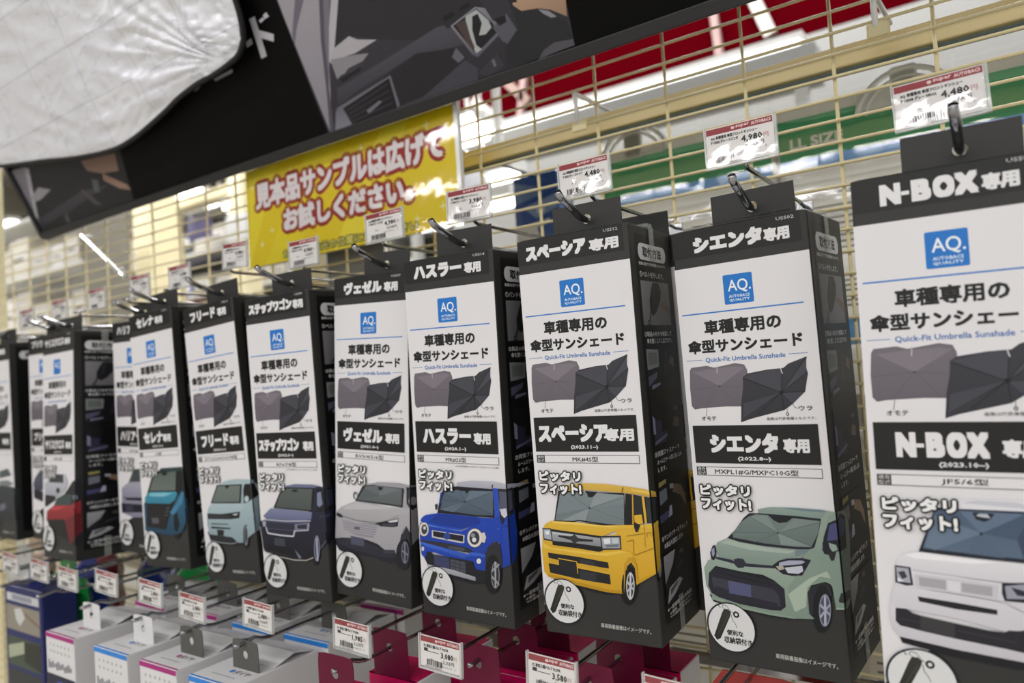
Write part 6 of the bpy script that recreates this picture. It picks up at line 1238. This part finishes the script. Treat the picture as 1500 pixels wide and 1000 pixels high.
white_box(-1.002, .545, ZB-.003, MG, 'white bulb box behind the leftmost white box', GREYTAB, w_=.072)

LT = 'price tags of the lower row'
for (tl, tr, pr, lb) in (((938, 983), (1012, 1000), '3,580', 'price tag cut by the bottom edge between the yellow and green car boxes'), ((769, 953), (842, 966), '3,580', 'price tag under the yellow-car box reading 3,580'), ((612, 924), (674, 941), '3,080', 'price tag under the blue-car box reading 3,080'),
   ((487, 898), (540, 918), '1,985', 'price tag under the pale grey car box reading 1,985'), ((355, 872), (398, 886), '2,480', 'price tag under the dark violet van box'), ((262, 864), (299, 873), '2,480', 'price tag under the light blue minivan box'),
   ((203, 846), (236, 851), '2,480', 'price tag over the blue striped white box with white tab'), ((139, 833), (171, 837), '1,980', 'price tag over the leftmost white bulb box'), ((84, 828), (113, 832), '1,980', 'price tag over the green package'), ((42, 817), (72, 820), '1,980', 'price tag over the navy package'), ((2, 808), (28, 810), '1,980', 'price tag at the far left of the lower row')):
    a, b = at(*tl, .462), at(*tr, .462); cw_ = min(b.x-a.x, .05)
    price_tag((a.x+b.x)/2, .462, (a.z+b.z)/2-.0275, lb, LT, pr, '3,255', l1='PL 車室三種バルブ PLZVR', l2='L', cw=cw_-.003, ch=.0262, roll=.05)

# red package by the right
a = at(1034, 962, .60); t = empty('red_package', (a.x+.035, .60, -.262)); tag(t, 'red package with white letter S and the word SIZE under the green-car box', 'package')
MB().box(-.034, .036, .001, .03, -.16, -.004).build('pouch', mat('red_pack', '#a3100e', .35, coat=.4), t, bevel=.003)
low_tab(t, .07, .018, mat('red_pack'), y=0, hole=(.012, .4))
A = Art(); A.rect(-33, -158, 35, -5, '#9c0f0d'); A.text('S', -28, -38, -14, -12, '#e6e2de', bold=1.6, res=4); A.text('SIZE', -31, -46, -11, -40, '#d9c9c4', bold=.3, res=2); A.poly([0, -12, 14, -8, 30, -30, 8, -24], '#c23a30')
A.build('printed_front', t)
o = t; o.location.z = -.2765

# navy, green and mixed packs at the far left of the lower row
def soft_pack(name, x, y, z, w_, h_, d_, col, label, art, cat='package', tabc=None, yaw=0, hole=.0):
    t = empty(name, (x, y, z), (0, 0, yaw)); tag(t, label, cat)
    m = MB(); nx, nz = 9, 9
    for s_ in (-1, 1):
        for j in range(nz):
            for i in range(nx):
                u, v = i/(nx-1)*2-1, j/(nz-1)*2-1
                bulge = max(0, (1-u**4)*(1-v**4))**.5
                m.v.append((u*w_/2, d_/2+s_*d_/2*bulge*(1+.12*math.sin(u*5+v*7)), -h_/2+v*h_/2))
    for s_ in (0, 1):
        for j in range(nz-1):
            for i in range(nx-1):
                a = s_*nx*nz+j*nx+i; m.f.append((a, a+1, a+nx+1, a+nx) if s_ else (a, a+nx, a+nx+1, a+1))
    m.build('pouch', mat('pouch_'+col[1:], col, .25, coat=.7, bump=.5, bscale=30), t, True)
    low_tab(t, .05, .032, mat('tabcard_'+(tabc or col)[1:], tabc or col, .4), y=d_/2, hole=(hole, .5))
    A = Art(); art(A, w_*500, h_*1000); A.build('printed_front', t)
    return t
pn = at(28, 872, .5); pr_ = at(60, 866, .5)
def navy_art(A, q, h):
    A.rect(-q, -h, q, 0, '#15205e'); A.rect(-q*.9, -22, q*.88, -10, '#c9c9cc'); A.rect(-q*.6, -20, q*.5, -12, '#8f93a0')
    A.rect(-q*.95, -66, q*.9, -28, '#8f887b'); A.poly([-q*.5, -34, -q*.1, -30, q*.1, -44, -q*.2, -58, -q*.4, -50], '#c9cbc9'); A.poly([q*.1, -36, q*.9, -50, q*.9, -54, q*.1, -40], '#7b6050')
    A.rect(-q*.9, -120, q*.9, -76, '#3d4a3c'); A.poly([-q*.9, -92, 0, -80, q*.1, -96, -q*.9, -112], '#a7ad94'); A.poly([0, -80, q*.9, -78, q*.9, -118, 0, -110], '#20251f'); A.rect(-q*.9, -h+4, q*.9, -126, '#2a2d2f')
o = empty('navy_package', (pr_.x-.062, .5, pr_.z)); tag(o, 'navy blue package with picture windows at the bottom left corner', 'package')
MB().box(-.062, .062, .0, .05, -.22, 0).build('carton', mat('navy_card', '#15205e', .35), o, bevel=.002); A = Art(); navy_art(A, 60, 218); A.build('printed_front', o)
low_tab(o, .05, .03, mat('navy_card'), y=.02, hole=(0, .5))
o.location.z = -.2745-.004
pg = at(62, 880, .56)
def g_art(A, q, h): A.text('L', -q*.8, -60, -q*.55, -28, '#dfe6df', bold=1.4, res=2); A.rect(-q*.9, -14, -q*.5, -4, '#3c56b8')
soft_pack('green_package', pg.x+.062, .556, -.2795, .125, .13, .035, '#1c8a3f', 'glossy green package with white letter L left of the white bulb boxes', g_art, tabc='#1f7d3c')
def n_art(A, q, h): pass
soft_pack('blue_package', -1.31, .60, -.2795, .11, .12, .04, '#2a3f9c', 'shiny blue package behind the navy package', n_art)
soft_pack('green_package', -1.09, .66, -.2795, .12, .14, .04, '#149143', 'bright green package under the turquoise van box', n_art)
soft_pack('navy_pouch', -1.22, .67, -.2795, .11, .13, .04, '#1b2b6c', 'dark navy pouch in the row behind the green package', n_art)
soft_pack('red_pouch', -1.40, .66, -.2795, .12, .12, .045, '#7c2b2b', 'dull red pouch behind the tags at the far left', n_art)
soft_pack('silver_pouch', -1.45, .56, -.2795, .10, .10, .04, '#b4b3b0', 'crumpled silver pouch at the far left of the lower row', n_art)
soft_pack('tan_pouch', -1.56, .62, -.2795, .10, .12, .045, '#b39a84', 'tan pouch at the left edge of the lower row', n_art)
soft_pack('white_pouch', -1.56, .50, -.2795, .09, .10, .04, '#cdc9bd', 'off white pouch at the left edge in front of the tan one', n_art)
soft_pack('brown_pouch', -1.12, .60, -.2795, .0, .0, .0, '#6a3a34', '', n_art) if False else None
for x_ in (-1.53,): low_hook(x_, 'lower prong hook holding the tan and off white pouches')

# ------------------------------------------------------------------ store beyond, seen left through the mesh
def lamp_px(x0, x1, y, Y, label, th=.05):
    a, b = at(x0, y, Y), at(x1, y, Y); L = max(.15, b.x-a.x)
    t = empty('ceiling_light', ((a.x+b.x)/2, Y, a.z)); tag(t, label, 'light', 'lit fittings beyond the mesh')
    MB().box(-L/2, L/2, -.05, .05, .012, .05).build('housing', WHITE, t)
    MB().tube([(-L/2+.02, 0, 0), (L/2-.02, 0, 0)], th/2, 8).build('tube', LAMPM, t, True)
    if a.z < CZ-.1: MB().tube([(0, 0, .05), (0, 0, CZ-a.z)], .008, 6).build('hanger_rod', WHITE, t)
lamp_px(662, 712, 196, 2.2, 'broad bright light just right of the yellow sign', .13)
lamp_px(722, 754, 262, 2.2, 'short lit tube right of the yellow sign, above the dimmer one', .05)
lamp_px(724, 744, 299, 2.2, 'small round light left of the blue printed pack', .05)
lamp_px(262, 300, 290, 3.4, 'lit tube left of the yellow sign under the cream beam', .08)
lamp_px(300, 345, 300, 3.4, 'second lit tube left of the yellow sign', .07)
lamp_px(164, 192, 350, 3.6, 'lit tube left of the cream pillar', .07)
lamp_px(-20, 22, 340, 3.0, 'lit tube at the left edge under the header board', .09)
lamp_px(36, 62, 345, 3.0, 'lit tube below the left corner of the header board', .09)
lamp_px(330, 360, 305, 3.0, 'lit tube touching the left edge of the yellow sign', .07)
def pillar(x0, x1, Y, label, top=CZ, m=CREAM_WALL):
    a, b = at(x0, 400, Y), at(x1, 400, Y)
    o = MB().box(-(b.x-a.x)/2, (b.x-a.x)/2, 0, b.x-a.x, FZ, top).build('pillar', m, bevel=.01, at_=((a.x+b.x)/2, Y, 0)); tag(o, label, 'pillar')
pillar(197, 222, 2.6, 'wide cream pillar left of the yellow sign')
pillar(236, 250, 3.0, 'narrow cream pillar beside the wide one, left of the yellow sign', 1.35)
pillar(338, 358, 2.8, 'cream pillar touching the left edge of the yellow sign')
pillar(668, 700, 3.6, 'cream pillar right of the yellow sign')
def beam(p0, p1, Y, th, label, m, dep=.12):
    a, b = at(*p0, Y), at(*p1, Y)
    o = MB().box(-(b.x-a.x)/2, (b.x-a.x)/2, 0, dep, -th, 0).build('beam', m, bevel=.004, at_=((a.x+b.x)/2, Y, a.z)); tag(o, label, 'beam')
beam((236, 300), (420, 300), 3.0, .07, 'cream beam running right from the narrow cream pillar', CREAM_WALL)
beam((-60, 352), (205, 352), 4.2, .22, 'grey beam across the far end left of the pillar', mat('grey_beam', '#7c7b74', .6))
beam((-60, 300), (70, 300), 4.4, .3, 'cream bulkhead at the top left under the sunshade', CREAM_WALL)
# white lit shelving at the left
def shelf_unit(px0, px1, ytop, Y, label, body='#dcdad4', n=6, seed=1, dp=.34, sidem=None):
    a, b = at(px0, ytop, Y), at(px1, ytop, Y); L = b.x-a.x
    t = empty('shelf_unit', ((a.x+b.x)/2, Y, FZ)); tag(t, label, 'shelf'); top = a.z-FZ
    MB().box(-L/2, L/2, dp-.04, dp, 0, top).build('back_panel', mat('unit_'+body[1:], body, .5), t)
    for k in range(n): 
        z_ = top-.02-k*.34
        if z_ > .05: MB().box(-L/2, L/2, 0, dp-.04, z_-.02, z_).build('shelf_board', WHITE, t, bevel=.003)
    for s_ in (-1, 1): MB().box(s_*L/2-.012, s_*L/2+.012, 0, dp, 0, top).build('side_panel', sidem or WHITE, t, bevel=.003)
    return t, L, top
def goods(t0, L, top, cols, seed, group, where, rows=(1, 2, 3), wmin=.14, wmax=.3, hmax=.26):
    r = random.Random(seed); base = t0.location
    ordn = ['first', 'second', 'third', 'fourth', 'fifth', 'sixth', 'seventh', 'eighth', 'ninth', 'tenth', 'eleventh', 'twelfth', 'thirteenth', 'fourteenth', 'fifteenth', 'sixteenth', 'seventeenth', 'eighteenth', 'nineteenth', 'twentieth']
    for row in rows:
        z_ = top-.02-row*.34+.0005; u = -L/2+.03; k = 0
        while u < L/2-wmin-.02 and z_ > .05 and k < 20:
            w_ = min(r.uniform(wmin, wmax), L/2-.02-u); h_ = r.uniform(.5, 1)*hmax; c, cn = r.choice(cols)
            t = empty('stock_box', (base.x+u+w_/2, base.y+.008, base.z+z_)); tag(t, '%s stock box, %s on %s shelf of %s' % (cn, ordn[k], ['', 'top', 'second', 'third', 'fourth', 'fifth'][row], where), 'box', group)
            MB().box(-w_/2+.006, w_/2-.006, 0, .195, 0, h_).build('carton', mat('stock_'+c[1:], c, .5), t, bevel=.004)
            A = Art(lambda uu, vv, hh: (uu, -hh, vv)); A.rect(-w_*350, h_*300, w_*350, h_*700, '#e4e2dc'); A.rect(-w_*300, h_*420, w_*200, h_*520, '#77736a'); A.build('label', t)
            u += w_; k += 1
t_, L_, top_ = shelf_unit(-120, 124, 376, 2.0, 'bright white shelf unit at the left seen through the mesh', dp=.26, sidem=mat('side_grey', '#7f7c70', .6))
WC = [('#e6e4df', 'white'), ('#d8d3c4', 'cream'), ('#e0dcd6', 'pale'), ('#c9c4ba', 'light grey')]
goods(t_, L_, top_, WC, 5, 'stock on the white shelf unit', 'the white unit', rows=(1, 2, 3))
t_, L_, top_ = shelf_unit(150, 420, 345, 3.4, 'grey shelf unit behind the cream pillars', body='#4f4d46')
MC = [('#8a8578', 'grey brown'), ('#c7c2b4', 'beige'), ('#3f3e3a', 'black'), ('#6b6fa8', 'violet'), ('#d3d0ca', 'white'), ('#b34a38', 'red'), ('#2f2e2b', 'dark'), ('#a39a6e', 'olive')]
goods(t_, L_, top_, MC, 9, 'stock on the grey shelf unit', 'the grey unit', rows=(1, 2, 3))
t_, L_, top_ = shelf_unit(560, 900, 262, 3.4, 'shelf unit far behind, right of the yellow sign', body='#6b685e')
goods(t_, L_, top_, MC, 12, 'stock on the far right unit', 'the far right unit', rows=(1, 2))
slab('hanging_sign', (274, 322), (306, 345), 3.2, .03, mat('violet_sign', '#8a88c8', .5), 'small violet sign left of the yellow sign', 'sign')
slab('hanging_sign', (330, 318), (372, 346), 2.6, .03, mat('white_sign', '#dedede', .5), 'small white sign just left of the yellow sign', 'sign')
slab('banner', (655, 236), (715, 268), 2.3, .02, mat('pale_banner', '#cfd3df', .5), 'pale banner right behind the yellow sign right edge', 'banner')
# clear acrylic arm hooks at the left, high on the mesh
for (p, q_, lb) in (((120, 345), (183, 407), 'long clear hook arm slanting down at the left through the pillars'),):
    a, b = at(*p, MY-.01), at(*q_, .60)
    o = empty('long_hook', a); tag(o, lb, 'hook'); d_ = b-a
    MB().tube([(0, .02, 0), (0, 0, 0), tuple(d_*.9), tuple(d_), tuple(d_+Vector((0, -.004, .012)))], .0028, 8).build('arm', mat('acrylic'), o, True)
    MB().tube([tuple(d_+Vector((0, -.004, .012))), tuple(d_+Vector((0, -.006, .016)))], .0036, 8).build('end_cap', WHITE_PLASTIC, o, True)
